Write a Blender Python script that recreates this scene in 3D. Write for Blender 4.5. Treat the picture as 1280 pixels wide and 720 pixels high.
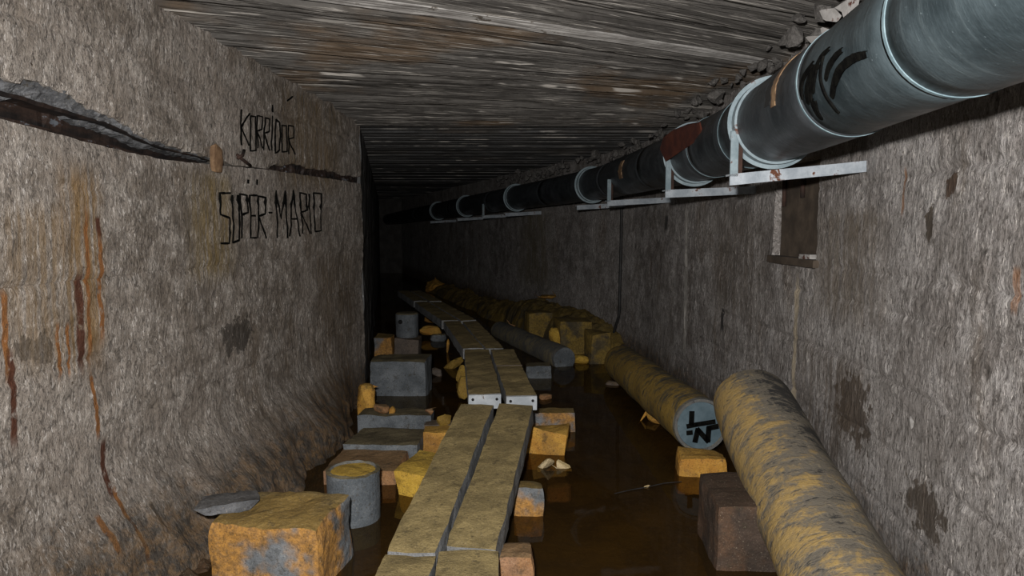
import bpy, bmesh, math, random
from mathutils import Vector, Matrix, noise

for o in list(bpy.data.objects):
    bpy.data.objects.remove(o, do_unlink=True)
scn = bpy.context.scene
COL = scn.collection

# ------------------------------------------------------------------ camera
EYE = 1.54                      # eye height above the standing water (z = 0)
YAW, PITCH, FPX = 6.36, 5.16, 853.33
cam_d = bpy.data.cameras.new('camera')
cam_d.lens = 24.0; cam_d.sensor_width = 36.0; cam_d.clip_start = 0.02
cam = bpy.data.objects.new('camera', cam_d); COL.objects.link(cam)
cam.location = (0, 0, EYE)
cam.rotation_euler = (math.radians(90 - PITCH), 0, math.radians(YAW))
scn.camera = cam

# ------------------------------------------------------------------ world, flash, exposure
w = bpy.data.worlds.new('tunnel_dark'); scn.world = w; w.use_nodes = True
bg = w.node_tree.nodes['Background']
bg.inputs[0].default_value = (0.5, 0.55, 0.6, 1); bg.inputs[1].default_value = 0.0
fl = bpy.data.lights.new('camera_flash', 'SPOT')
fl.energy = 640; fl.color = (1.0, 0.965, 0.93); fl.shadow_soft_size = 0.035
fl.spot_size = math.radians(158); fl.spot_blend = 1.0
flash = bpy.data.objects.new('camera_flash', fl); COL.objects.link(flash)
flash.location = (-0.10, -0.02, EYE + 0.17)
flash.rotation_euler = (math.radians(90 - 3), 0, math.radians(7))
scn.view_settings.view_transform = 'Standard'
scn.view_settings.look = 'None'
scn.view_settings.gamma = 1.0
scn.view_settings.use_curve_mapping = False
scn.view_settings.exposure = 0.0

# ------------------------------------------------------------------ surveying helpers
_y, _p = math.radians(YAW), math.radians(PITCH)
FW = Vector((-math.sin(_y) * math.cos(_p), math.cos(_y) * math.cos(_p), -math.sin(_p)))
RT = Vector((math.cos(_y), math.sin(_y), 0)); UP = RT.cross(FW)
def ray(px, py): return FW + RT * ((px - 640) / FPX) - UP * ((py - 360) / FPX)
def gz(px, py, z=0.0):
    d = ray(px, py); t = (z - EYE) / d.z; return Vector((d.x * t, d.y * t, z))
def gx(px, py, X):
    d = ray(px, py); t = X / d.x; return Vector((X, d.y * t, EYE + d.z * t))
def gy(px, py, Y):
    d = ray(px, py); t = Y / d.y; return Vector((d.x * t, Y, EYE + d.z * t))
def lerp(a, b, t): return a + (b - a) * t
def curve(pts):
    def fn(v):
        if v <= pts[0][0]: return pts[0][1]
        for i in range(len(pts) - 1):
            (x0, y0), (x1, y1) = pts[i], pts[i + 1]
            if v <= x1:
                m = lambda k: ((pts[min(k + 1, len(pts) - 1)][1] - pts[max(k - 1, 0)][1]) /
                               max(1e-6, pts[min(k + 1, len(pts) - 1)][0] - pts[max(k - 1, 0)][0]))
                h = x1 - x0; t = (v - x0) / h
                return ((2*t**3 - 3*t*t + 1) * y0 + (t**3 - 2*t*t + t) * h * m(i)
                        + (-2*t**3 + 3*t*t) * y1 + (t**3 - t*t) * h * m(i + 1))
        (x0, y0), (x1, y1) = pts[-2], pts[-1]
        return y1 + (v - x1) * (y1 - y0) / (x1 - x0)
    return fn
def nz(x, y=0.0, z=0.0): return noise.noise(Vector((x, y, z)))

def mesh_obj(name, verts, faces, mat, parent=None, loc=None, rotz=0.0, smooth=False):
    me = bpy.data.meshes.new(name); me.from_pydata([tuple(v) for v in verts], [], faces); me.update()
    if smooth:
        me.polygons.foreach_set('use_smooth', [True] * len(me.polygons))
    me.materials.append(mat)
    o = bpy.data.objects.new(name, me); COL.objects.link(o)
    if loc is not None: o.location = loc
    o.rotation_euler.z = rotz
    if parent: o.parent = parent
    return o
def tag(o, label, cat, group=None):
    o['label'] = label; o['category'] = cat
    if group: o['group'] = group
    return o
def empty(name, loc=(0, 0, 0)):
    o = bpy.data.objects.new(name, None); COL.objects.link(o); o.location = loc; o.empty_display_size = 0.1
    return o
def structure(o): o['kind'] = 'structure'; return o

# ------------------------------------------------------------------ materials
class NT:
    def __init__(s, name):
        s.m = bpy.data.materials.new(name); s.m.use_nodes = True
        s.t = s.m.node_tree; s.t.nodes.clear()
        s.out = s.t.nodes.new('ShaderNodeOutputMaterial')
        s.bsdf = s.t.nodes.new('ShaderNodeBsdfPrincipled')
        s.t.links.new(s.bsdf.outputs[0], s.out.inputs[0])
    def set(s, sock, v):
        if isinstance(v, bpy.types.NodeSocket): s.t.links.new(v, sock)
        elif isinstance(v, (tuple, list)) and len(v) == 3 and sock.type == 'RGBA': sock.default_value = (*v, 1)
        else: sock.default_value = v
    def n(s, kind, ins=None, **props):
        nd = s.t.nodes.new(kind)
        for k, v in props.items(): setattr(nd, k, v)
        for k, v in (ins or {}).items(): s.set(nd.inputs[k], v)
        return nd
    def math(s, op, a, b=0.0, c=0.0, clamp=False):
        nd = s.n('ShaderNodeMath', operation=op, use_clamp=clamp)
        s.set(nd.inputs[0], a); s.set(nd.inputs[1], b); s.set(nd.inputs[2], c); return nd.outputs[0]
    def mix(s, f, a, b, blend='MIX'):
        nd = s.n('ShaderNodeMix', data_type='RGBA', blend_type=blend)
        s.set(nd.inputs[0], f); s.set(nd.inputs[6], a); s.set(nd.inputs[7], b); return nd.outputs[2]
    def step(s, v, lo, hi, a=0.0, b=1.0):
        nd = s.n('ShaderNodeMapRange', interpolation_type='SMOOTHSTEP')
        for i, q in enumerate((v, lo, hi, a, b)): s.set(nd.inputs[i], q)
        return nd.outputs[0]
    def map(s, vec, scale=(1, 1, 1), rot=(0, 0, 0), loc=(0, 0, 0)):
        return s.n('ShaderNodeMapping', {'Vector': vec, 'Scale': scale, 'Rotation': rot, 'Location': loc}).outputs[0]
    def noise(s, vec, scale, detail=4, rough=0.6, dist=0.0):
        return s.n('ShaderNodeTexNoise', {'Vector': vec, 'Scale': scale, 'Detail': detail, 'Roughness': rough, 'Distortion': dist}).outputs[0]
    def coords(s, rnd=False):
        v = s.n('ShaderNodeTexCoord').outputs['Object']
        if rnd:
            r = s.n('ShaderNodeObjectInfo').outputs['Random']
            off = s.n('ShaderNodeCombineXYZ', {0: s.math('MULTIPLY', r, 37.0), 1: s.math('MULTIPLY', r, 71.0), 2: s.math('MULTIPLY', r, 13.0)})
            v = s.n('ShaderNodeVectorMath', {0: v, 1: off.outputs[0]}, operation='ADD').outputs[0]
        return v
    def finish(s, col, rough=0.85, bumps=(), spec=0.3, metal=0.0):
        s.set(s.bsdf.inputs['Base Color'], col); s.set(s.bsdf.inputs['Roughness'], rough)
        s.set(s.bsdf.inputs['Specular IOR Level'], spec); s.set(s.bsdf.inputs['Metallic'], metal)
        prev = None
        for h, strength, dist in bumps:
            b = s.n('ShaderNodeBump', {'Height': h, 'Strength': strength, 'Distance': dist})
            if prev: s.t.links.new(prev, b.inputs['Normal'])
            prev = b.outputs[0]
        if prev: s.t.links.new(prev, s.bsdf.inputs['Normal'])
        return s.m

def wall_material(name, dark, mid, light, stains, comb_rot, flake=0.5, comb=0.5, base_dirt=0.35):
    m = NT(name); v = m.coords()
    sep = m.n('ShaderNodeSeparateXYZ', {0: v}); Y, Z = sep.outputs[1], sep.outputs[2]
    big = m.noise(v, 1.1, 5, 0.62); med = m.noise(v, 6.0, 6, 0.68); fine = m.noise(v, 70.0, 3, 0.7)
    col = m.mix(m.step(big, 0.36, 0.66), dark, mid)
    col = m.mix(m.step(med, 0.40, 0.74), col, light)
    # brown smoky weathering
    wz = m.noise(m.map(v, (1, 2.2, 0.7), loc=(3, 1, 5)), 1.6, 5, 0.6)
    col = m.mix(m.math('MULTIPLY', m.step(wz, 0.50, 0.72), 0.55), col, (0.13, 0.092, 0.055))
    col = m.mix(m.math('MULTIPLY', m.step(fine, 0.40, 0.28), 0.8), col, (0.035, 0.032, 0.03))
    # crinkled skin: dark pits, pale ridges and lime flecks
    fv = m.map(v, (1, 1.9, 0.85), rot=(comb_rot, 0, 0))
    crk = m.noise(fv, 24.0, 5, 0.74, 1.1); crk2 = m.noise(fv, 66.0, 3, 0.7, 0.8)
    col = m.mix(m.math('MULTIPLY', m.step(crk, 0.49, 0.37), 0.72), col, (0.050, 0.042, 0.036))
    col = m.mix(m.math('MULTIPLY', m.step(crk2, 0.47, 0.35), 0.65), col, (0.045, 0.040, 0.036))
    flm = m.math('MULTIPLY', m.step(crk, 0.53, 0.66), m.step(med, 0.35, 0.6, 0.35, 1.0))
    col = m.mix(m.math('MULTIPLY', flm, flake * 0.9), col, tuple(q * 1.25 for q in light))
    fl_ = m.noise(m.map(v, (1, 2.6, 0.7), rot=(comb_rot, 0, 0), loc=(4, 2, 9)), 48.0, 2, 0.6, 0.8)
    flm2 = m.math('MULTIPLY', m.step(fl_, 0.585, 0.65), m.step(med, 0.38, 0.58, 0.2, 1.0))
    col = m.mix(m.math('MULTIPLY', flm2, flake), col, (0.66, 0.62, 0.58))
    wob = m.math('MULTIPLY', m.math('SUBTRACT', m.noise(m.map(v, (0, 0.6, 1.0)), 5.0, 3), 0.5), 0.06)
    yw = m.math('ADD', Y, wob)
    streak = m.noise(m.map(v, (1, 34, 1.4)), 1.0, 4, 0.65)
    rag = m.noise(v, 18.0, 4, 0.7)
    for (y0, z0, z1, wd, colr, st, soft) in stains:
        d = m.math('ABSOLUTE', m.math('SUBTRACT', yw, y0))
        k = m.step(d, wd, wd * (0.25 if soft else 0.55))
        if soft == 'blot':
            k = m.math('MULTIPLY', m.step(d, wd, 0.0), m.step(m.math('ABSOLUTE', m.math('SUBTRACT', Z, (z0 + z1) / 2)), (z1 - z0) / 2, 0.0))
            k = m.step(m.math('ADD', k, m.math('MULTIPLY', m.math('SUBTRACT', rag, 0.5), 2.4)), 0.42, 0.62)
            col = m.mix(m.math('MULTIPLY', k, st), col, colr); continue
        zf = max(0.03, (z1 - z0) * 0.22)
        k = m.math('MULTIPLY', k, m.step(Z, z0, z0 + zf))
        k = m.math('MULTIPLY', k, m.step(Z, z1, z1 - zf * 0.7))
        k = m.math('MULTIPLY', k, m.step(streak, 0.34, 0.60) if soft else m.step(rag, 0.28, 0.46))
        col = m.mix(m.math('MULTIPLY', k, st), col, colr)
    # damp dirty foot of the wall
    zz = m.math('ADD', Z, m.math('MULTIPLY', m.math('SUBTRACT', med, 0.5), -0.75))
    foot = m.step(zz, base_dirt, base_dirt * 0.3)
    col = m.mix(m.math('MULTIPLY', foot, 0.82), col, m.mix(m.step(rag, 0.4, 0.62), (0.020, 0.015, 0.010), (0.13, 0.075, 0.03)))
    cb = m.n('ShaderNodeTexWave', {'Vector': m.map(v, (1, 1, 1), rot=(comb_rot, 0, 0)), 'Scale': 11.0, 'Distortion': 7.0,
             'Detail': 3.0, 'Detail Scale': 1.6, 'Detail Roughness': 0.6}, wave_type='BANDS', bands_direction='Y')
    combm = m.math('MULTIPLY', cb.outputs['Fac'], m.step(m.noise(v, 1.9, 3), 0.36, 0.56))
    rough = m.step(med, 0.3, 0.8, 0.62, 0.92)
    return m.finish(col, rough, [(combm, comb, 0.006), (crk, 0.8, 0.018), (crk2, 0.7, 0.007), (flm2, 0.4, 0.004), (med, 0.5, 0.02)], 0.4)

def block_material(name, side, side2, top, top_amt=0.9, patch=None, patch_amt=0.0, rough=0.8, lo=0.35, hi=0.7):
    m = NT(name); v = m.coords(True)
    a = m.noise(v, 5.0, 6, 0.68); b = m.noise(v, 42.0, 4, 0.7); c = m.noise(v, 2.6, 4, 0.6)
    col = m.mix(m.step(a, 0.36, 0.66), side, side2)
    col = m.mix(m.math('MULTIPLY', m.step(b, 0.42, 0.30), 0.7), col, (0.025, 0.022, 0.02))
    if patch:
        col = m.mix(m.math('MULTIPLY', m.step(c, 0.44, 0.54), patch_amt), col, m.mix(m.step(b, .35, .65), patch, tuple(q * 0.5 for q in patch)))
    grit = m.noise(v, 130.0, 3, 0.75); scuff = m.noise(v, 17.0, 5, 0.75)
    nzv = m.n('ShaderNodeSeparateXYZ', {0: m.n('ShaderNodeNewGeometry').outputs['Normal']}).outputs[2]
    t = m.step(m.math('ADD', nzv, m.math('MULTIPLY', m.math('SUBTRACT', a, 0.5), 0.9)), lo, hi)
    tcol = m.mix(m.step(a, 0.32, 0.68), tuple(q * 0.55 for q in top), top)
    tcol = m.mix(m.math('MULTIPLY', m.step(b, 0.56, 0.74), 0.45), tcol, tuple(min(1, q * 1.5) for q in top))
    col = m.mix(m.math('MULTIPLY', t, top_amt), col, tcol)
    col = m.mix(m.math('MULTIPLY', m.step(grit, 0.46, 0.34), 0.55), col, (0.03, 0.026, 0.02))
    col = m.mix(m.math('MULTIPLY', m.step(scuff, 0.44, 0.34), 0.6), col, (0.045, 0.036, 0.022))
    col = m.mix(m.math('MULTIPLY', m.step(grit, 0.60, 0.72), 0.35), col, (0.55, 0.48, 0.36))
    return m.finish(col, rough, [(b, 0.7, 0.008), (grit, 0.5, 0.003), (a, 0.5, 0.02)], 0.3)

def simple_material(name, c1, c2, scale=8.0, rough=0.6, metal=0.0, stretch=(1, 1, 1), spots=None, spot_lo=0.6, bump=0.4, spec=0.4, rnd=True):
    m = NT(name); v = m.coords(rnd)
    a = m.noise(m.map(v, stretch), scale, 5, 0.65); b = m.noise(v, scale * 6, 3, 0.7)
    col = m.mix(m.step(a, 0.35, 0.68), c1, c2)
    if spots: col = m.mix(m.step(m.math('ADD', a, m.math('MULTIPLY', b, 0.25)), spot_lo, spot_lo + 0.07), col, spots)
    return m.finish(col, rough, [(b, bump, 0.004), (a, bump, 0.01)], spec, metal)

RUST = (0.21, 0.085, 0.022); DKRUST = (0.07, 0.022, 0.009); OLIVE = (0.17, 0.115, 0.030)
def lst(px, y0, y1, wd, col, st=0.9, soft=False):
    a, b = gx(px, y0, -2.0), gx(px, y1, -2.0)
    return (a.y, b.z, a.z, wd, col, st, soft)
left_stains = [
    lst(262, 205, 365, 0.30, OLIVE, 0.75, True), lst(95, 190, 490, 0.16, (0.20, 0.115, 0.035), 0.8, True),
    lst(40, 240, 490, 0.22, (0.20, 0.13, 0.06), 0.6, True), lst(390, 110, 250, 0.8, (0.13, 0.085, 0.035), 0.75, True),
    lst(420, 300, 520, 0.7, (0.085, 0.055, 0.025), 0.7, True), lst(380, 470, 640, 1.1, (0.07, 0.045, 0.022), 0.6, True),
    lst(97, 330, 480, 0.0248, DKRUST, 1.0), lst(104, 250, 475, 0.0136, RUST, 1.0), lst(122, 268, 302, 0.0186, DKRUST, 1.0), lst(122, 285, 440, 0.0149, RUST, 1.0),
    lst(131, 545, 634, 0.0198, DKRUST, 1.0), lst(118, 460, 560, 0.0136, RUST, 1.0), lst(5, 355, 490, 0.0161, RUST, 1.0), lst(14, 430, 575, 0.0174, DKRUST, 1.0),
    lst(137, 600, 719, 0.0124, RUST, 1.0), lst(112, 640, 700, 0.0174, RUST, 1.0), lst(72, 400, 480, 0.0099, RUST, 1.0), lst(84, 400, 478, 0.0099, RUST, 1.0), lst(165, 625, 660, 0.0124, (0.05, 0.04, 0.03)),
    lst(295, 380, 460, 0.30, (0.035, 0.028, 0.022), 0.8, 'blot'), lst(395, 470, 600, 0.45, (0.03, 0.022, 0.016), 0.85, 'blot'), lst(425, 440, 560, 0.5, (0.10, 0.06, 0.025), 0.7, 'blot'), lst(350, 540, 640, 0.5, (0.045, 0.032, 0.02), 0.7, 'blot'), lst(45, 400, 470, 0.16, (0.06, 0.045, 0.03), 0.6, 'blot'),
]
M_left = wall_material('left_wall_concrete', (0.165, 0.138, 0.112), (0.275, 0.238, 0.205), (0.37, 0.335, 0.30), left_stains, 0.22, 0.75, 0.28, 0.46)

# right wall plan line: straight beside the camera, then bending to the left
PIPE_R = 0.177
pipe_x = curve([(-2.0, 0.83), (0.0, 0.83), (1.6, 0.83), (3.2, 0.825), (4.6, 0.675), (6.4, 0.345), (7.75, 0.045), (10.2, -1.06), (12.8, -2.28), (15.0, -3.31), (17.0, -4.24)])
def pipe_z(y): return EYE + 0.464 + (0 if y < 8 else -0.017 * (y - 8))
def slope_at(fn, y): return (fn(y + 0.05) - fn(y - 0.05)) / 0.1
def wall_x(y):
    s = slope_at(pipe_x, y)
    return pipe_x(y) + 0.42 * math.sqrt(1 + s * s)
def find_y(px):
    q = ray(px, 300); q = q.x / q.y
    y = 1.5
    while y < 16 and wall_x(y) / y > q: y += 0.01
    return y
def rst(px, y0, y1, wd, col, st=0.9, soft=False):
    Y = find_y(px); X = wall_x(Y)
    return (Y, gx(px, y1, X).z, gx(px, y0, X).z, wd, col, st, soft) if X > 0.15 else (Y, gy(px, y1, Y).z, gy(px, y0, Y).z, wd, col, st, soft)
right_stains = [
    rst(1000, 335, 560, 0.035, (0.50, 0.42, 0.30), 0.8), rst(858, 250, 470, 0.05, (0.42, 0.40, 0.37), 0.7), rst(906, 268, 283, 0.5, (0.3, 0.28, 0.26), 0.4),
    rst(1186, 203, 258, 0.075, (0.07, 0.045, 0.03), 1.0, 'blot'), rst(1162, 240, 330, 0.045, (0.06, 0.048, 0.036), 1.0, 'blot'), rst(1126, 205, 275, 0.012, RUST, 0.7),
    rst(1278, 330, 400, 0.02, RUST, 0.6), rst(1060, 250, 420, 0.5, (0.15, 0.12, 0.085), 0.6, True), rst(920, 250, 420, 0.7, (0.11, 0.085, 0.06), 0.55, True),
    rst(1075, 440, 600, 0.34, (0.06, 0.042, 0.028), 0.85, 'blot'), rst(1180, 590, 719, 0.30, (0.06, 0.044, 0.03), 0.85, 'blot'), rst(1040, 430, 600, 0.55, (0.085, 0.06, 0.038), 0.6, True), rst(668, 255, 370, 0.9, (0.17, 0.14, 0.075), 0.7, True), rst(905, 385, 420, 0.03, (0.02, 0.02, 0.02), 0.9), rst(833, 268, 290, 0.05, (0.02, 0.02, 0.02), 0.8),
]
M_right = wall_material('right_wall_concrete', (0.180, 0.162, 0.150), (0.290, 0.270, 0.256), (0.40, 0.38, 0.37), right_stains, -0.08, 0.75, 0.35, 0.42)
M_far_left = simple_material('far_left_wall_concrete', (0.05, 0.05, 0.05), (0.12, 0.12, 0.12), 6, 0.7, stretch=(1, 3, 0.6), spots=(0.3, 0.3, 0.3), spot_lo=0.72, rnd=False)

def ceiling_material(name, c1, c2, c3, br=0.6):
    m = NT(name); tc = m.n('ShaderNodeTexCoord'); v = tc.outputs['Object']; uv = tc.outputs['UV']
    r = m.n('ShaderNodeObjectInfo').outputs['Random']
    g = m.noise(m.map(uv, (0.9, 22, 1)), 1.6, 6, 0.72, 0.3); g2 = m.noise(m.map(uv, (1.1, 100, 1)), 1.2, 4, 0.6, 0.25)
    g3 = m.noise(m.map(uv, (1.8, 210, 1), loc=(7, 3, 0)), 1.0, 3, 0.6)
    big = m.noise(v, 0.9, 4, 0.6); fine = m.noise(v, 60.0, 3, 0.7)
    col = m.mix(m.step(g, 0.36, 0.64), c1, c2)
    col = m.mix(m.math('MULTIPLY', m.step(r, 0.2, 1.0), 0.45), col, c3)
    col = m.mix(m.math('MULTIPLY', m.step(big, 0.53, 0.66), br), col, (0.115, 0.066, 0.026))
    col = m.mix(m.math('MULTIPLY', m.step(g2, 0.57, 0.66), 0.6), col, (0.30, 0.285, 0.26))
    col = m.mix(m.math('MULTIPLY', m.step(g3, 0.58, 0.66), 0.8), col, (0.42, 0.395, 0.36))
    col = m.mix(m.math('MULTIPLY', m.step(g3, 0.42, 0.34), 0.6), col, (0.025, 0.022, 0.018))
    col = m.mix(m.math('MULTIPLY', m.step(g2, 0.40, 0.33), 0.8), col, (0.02, 0.017, 0.014))
    return m.finish(col, 0.85, [(g2, 0.8, 0.012), (g, 0.8, 0.02), (fine, 0.4, 0.004)], 0.3)
M_ceil = ceiling_material('board_marked_ceiling', (0.034, 0.031, 0.028), (0.088, 0.082, 0.075), (0.14, 0.132, 0.122), 0.5)
M_ceil_pale = simple_material('pale_board_marked_ceiling', (0.22, 0.21, 0.20), (0.36, 0.35, 0.335), 7, 0.85, spots=(0.10, 0.085, 0.07), spot_lo=0.74, rnd=False)
M_ceil_far = ceiling_material('smooth_board_marked_ceiling', (0.036, 0.036, 0.036), (0.085, 0.085, 0.085), (0.13, 0.13, 0.13), 0.15)

M_slab = block_material('walkway_concrete', (0.155, 0.160, 0.165), (0.235, 0.240, 0.245), (0.285, 0.215, 0.088), 0.95, lo=0.4, hi=0.75)
M_slab_end = simple_material('painted_slab_end', (0.30, 0.33, 0.36), (0.44, 0.47, 0.50), 9, 0.6, spots=(0.10, 0.07, 0.05), spot_lo=0.75)
M_grey = block_material('grey_block', (0.085, 0.098, 0.110), (0.165, 0.182, 0.198), (0.145, 0.112, 0.048), 0.85)
M_bigblock = block_material('stained_block', (0.095, 0.102, 0.108), (0.20, 0.215, 0.23), (0.25, 0.17, 0.05), 0.9, (0.48, 0.23, 0.035), 0.85)
M_orange = block_material('ochre_block', (0.44, 0.21, 0.035), (0.60, 0.33, 0.060), (0.42, 0.26, 0.055), 0.7, (0.24, 0.12, 0.04), 0.5)
M_yellow = block_material('yellow_block', (0.42, 0.25, 0.035), (0.62, 0.39, 0.055), (0.50, 0.33, 0.055), 0.7, (0.15, 0.095, 0.03), 0.6)
M_brick = block_material('reddish_block', (0.20, 0.115, 0.065), (0.33, 0.18, 0.095), (0.20, 0.135, 0.065), 0.7, (0.44, 0.22, 0.08), 0.5)
M_pale = block_material('pale_stone', (0.52, 0.40, 0.22), (0.68, 0.55, 0.34), (0.62, 0.47, 0.20), 0.6)
M_brown = block_material('brown_wet_block', (0.036, 0.026, 0.020), (0.070, 0.047, 0.034), (0.050, 0.034, 0.024), 0.7, (0.26, 0.12, 0.045), 0.2)
M_dark = block_material('dark_stone', (0.09, 0.075, 0.065), (0.16, 0.125, 0.10), (0.13, 0.09, 0.05), 0.6)
M_bank = block_material('wet_rubble', (0.016, 0.012, 0.009), (0.060, 0.036, 0.018), (0.045, 0.028, 0.014), 0.5, (0.15, 0.065, 0.02), 0.4)
M_ledge = block_material('crusted_ledge', (0.055, 0.045, 0.03), (0.11, 0.085, 0.04), (0.15, 0.105, 0.028), 0.7, (0.42, 0.27, 0.04), 0.55)
M_plaster = block_material('broken_plaster', (0.085, 0.080, 0.076), (0.20, 0.19, 0.18), (0.14, 0.13, 0.12), 0.5)

def lagging_material(name, ochre, grey, lo, hi, fade=0.0):
    m = NT(name); v = m.n('ShaderNodeTexCoord').outputs['Object']      # pipe axis runs along local Y
    sw = m.noise(m.map(v, (3.0, 4.2, 3.0), rot=(0, 0, 0.5)), 1.7, 7, 0.75, 0.5)
    fib = m.noise(m.map(v, (7, 20, 7), rot=(0.25, 0.2, 0.7)), 1.6, 5, 0.75, 0.6)
    fine = m.noise(v, 55, 3, 0.7)
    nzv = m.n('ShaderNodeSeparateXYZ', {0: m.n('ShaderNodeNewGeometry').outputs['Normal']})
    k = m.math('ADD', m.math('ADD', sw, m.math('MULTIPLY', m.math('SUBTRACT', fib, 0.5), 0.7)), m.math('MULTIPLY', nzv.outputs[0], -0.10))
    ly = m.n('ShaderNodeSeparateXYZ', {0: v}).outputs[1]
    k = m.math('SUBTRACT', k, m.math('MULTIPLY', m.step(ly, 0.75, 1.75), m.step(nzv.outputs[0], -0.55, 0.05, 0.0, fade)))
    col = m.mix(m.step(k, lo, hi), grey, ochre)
    col = m.mix(m.math('MULTIPLY', m.step(fine, 0.58, 0.72), 0.4), col, (0.42, 0.33, 0.19))
    col = m.mix(m.math('MULTIPLY', m.step(fib, 0.43, 0.33), 0.8), col, (0.030, 0.031, 0.033))
    col = m.mix(m.math('MULTIPLY', m.step(k, 0.37, 0.28), 0.85), col, (0.022, 0.023, 0.025))
    return m.finish(col, 0.75, [(fib, 0.7, 0.01), (fine, 0.5, 0.004), (sw, 0.6, 0.02)], 0.3)
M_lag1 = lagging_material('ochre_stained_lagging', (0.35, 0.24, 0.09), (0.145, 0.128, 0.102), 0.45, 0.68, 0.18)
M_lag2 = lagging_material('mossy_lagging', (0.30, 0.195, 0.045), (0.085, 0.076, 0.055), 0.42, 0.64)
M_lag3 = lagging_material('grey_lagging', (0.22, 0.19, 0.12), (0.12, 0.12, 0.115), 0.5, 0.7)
M_cap = simple_material('pale_blue_cap', (0.075, 0.115, 0.138), (0.12, 0.17, 0.20), 7, 0.5, spots=(0.10, 0.11, 0.11), spot_lo=0.78)
M_ink = simple_material('black_paint', (0.003, 0.003, 0.003), (0.007, 0.007, 0.006), 30, 0.9, spec=0.02)

def pipe_material(name, c1, c2):
    m = NT(name); v = m.coords()
    ring = m.noise(m.map(v, (1.2, 16, 1.2)), 2.0, 5, 0.7); bl = m.noise(v, 4.5, 5, 0.65); fine = m.noise(v, 80, 3, 0.7)
    col = m.mix(m.step(bl, 0.35, 0.66), c1, c2)
    col = m.mix(m.math('MULTIPLY', m.step(ring, 0.55, 0.70), 0.30), col, (0.12, 0.15, 0.16))
    col = m.mix(m.math('MULTIPLY', m.step(fine, 0.66, 0.76), 0.5), col, (0.22, 0.27, 0.29))
    col = m.mix(m.math('MULTIPLY', m.step(bl, 0.40, 0.30), 0.6), col, (0.03, 0.033, 0.035))
    return m.finish(col, m.step(bl, 0.3, 0.7, 0.28, 0.55), [(fine, 0.35, 0.003), (ring, 0.3, 0.006), (bl, 0.3, 0.02)], 0.5)
M_pipe = pipe_material('blue_grey_pipe_jacket', (0.020, 0.028, 0.032), (0.042, 0.057, 0.064))
M_pipe_dk = pipe_material('dark_pipe_jacket', (0.020, 0.023, 0.026), (0.038, 0.043, 0.048))
M_bead = simple_material('pale_blue_bead', (0.09, 0.135, 0.155), (0.17, 0.235, 0.26), 12, 0.7)
M_strap = simple_material('pale_blue_strap', (0.15, 0.20, 0.225), (0.25, 0.31, 0.34), 10, 0.6, spots=(0.09, 0.035, 0.02), spot_lo=0.74)
M_arm = simple_material('galvanised_arm', (0.24, 0.275, 0.31), (0.40, 0.44, 0.48), 10, 0.55, spots=(0.10, 0.035, 0.015), spot_lo=0.72)
M_rust = simple_material('brown_rust', (0.014, 0.009, 0.007), (0.045, 0.020, 0.013), 9, 0.8)
M_redrust = simple_material('red_rust', (0.038, 0.009, 0.006), (0.085, 0.021, 0.010), 6, 0.75)
M_steel = simple_material('rusted_channel', (0.006, 0.005, 0.005), (0.030, 0.017, 0.012), 9, 0.6, stretch=(1, .5, 2), spots=(0.09, 0.10, 0.115), spot_lo=0.72)
M_mortar = block_material('crumbling_mortar', (0.05, 0.052, 0.056), (0.15, 0.155, 0.165), (0.10, 0.09, 0.08), 0.5)
M_tan = simple_material('tan_lagging', (0.13, 0.075, 0.04), (0.26, 0.165, 0.09), 12, 0.8)
M_cable = simple_material('black_cable', (0.012, 0.012, 0.012), (0.03, 0.03, 0.03), 12, 0.6)
M_flake = simple_material('flaking_pale_sheet', (0.22, 0.21, 0.20), (0.38, 0.37, 0.36), 9, 0.6, spots=(0.08, 0.03, 0.02), spot_lo=0.70)
M_niche = simple_material('niche_shade_dirt', (0.045, 0.034, 0.025), (0.085, 0.064, 0.046), 7, 0.85)  # dark brown holds both dirt and the bracket's shade over the niche
M_hole = simple_material('dark_hole', (0.006, 0.006, 0.006), (0.012, 0.012, 0.012), 8, 0.9)
M_core = simple_material('backing_concrete', (0.06, 0.055, 0.05), (0.10, 0.095, 0.09), 4, 0.9, rnd=False)

# floor mud and water
mf = NT('silty_bed'); v = mf.coords()
a = mf.noise(v, 2.2, 6, 0.7); b = mf.noise(v, 30, 4, 0.7)
mc = mf.mix(mf.step(a, 0.36, 0.64), (0.060, 0.034, 0.012), (0.19, 0.125, 0.035))
mc = mf.mix(mf.math('MULTIPLY', mf.step(b, 0.55, 0.7), 0.5), mc, (0.26, 0.18, 0.06))
M_floor = mf.finish(mc, 0.9, [(b, 0.6, 0.01), (a, 0.6, 0.04)], 0.2)
mw = NT('murky_water'); v = mw.coords()
rip = mw.noise(mw.map(v, (1, 0.6, 1)), 5.0, 2, 0.5)
mw.set(mw.bsdf.inputs['Base Color'], (0.030, 0.018, 0.007)); mw.set(mw.bsdf.inputs['Roughness'], 0.035)
mw.set(mw.bsdf.inputs['IOR'], 1.33); mw.set(mw.bsdf.inputs['Specular IOR Level'], 0.5)
bmp = mw.n('ShaderNodeBump', {'Height': rip, 'Strength': 0.06, 'Distance': 0.02})
mw.t.links.new(bmp.outputs[0], mw.bsdf.inputs['Normal'])
tr = mw.n('ShaderNodeBsdfTransparent', {'Color': (0.80, 0.66, 0.38)})
ms = mw.n('ShaderNodeMixShader', {0: 0.40})
mw.t.links.new(mw.bsdf.outputs[0], ms.inputs[1]); mw.t.links.new(tr.outputs[0], ms.inputs[2])
mw.t.links.new(ms.outputs[0], mw.out.inputs[0])
M_water = mw.m

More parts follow.
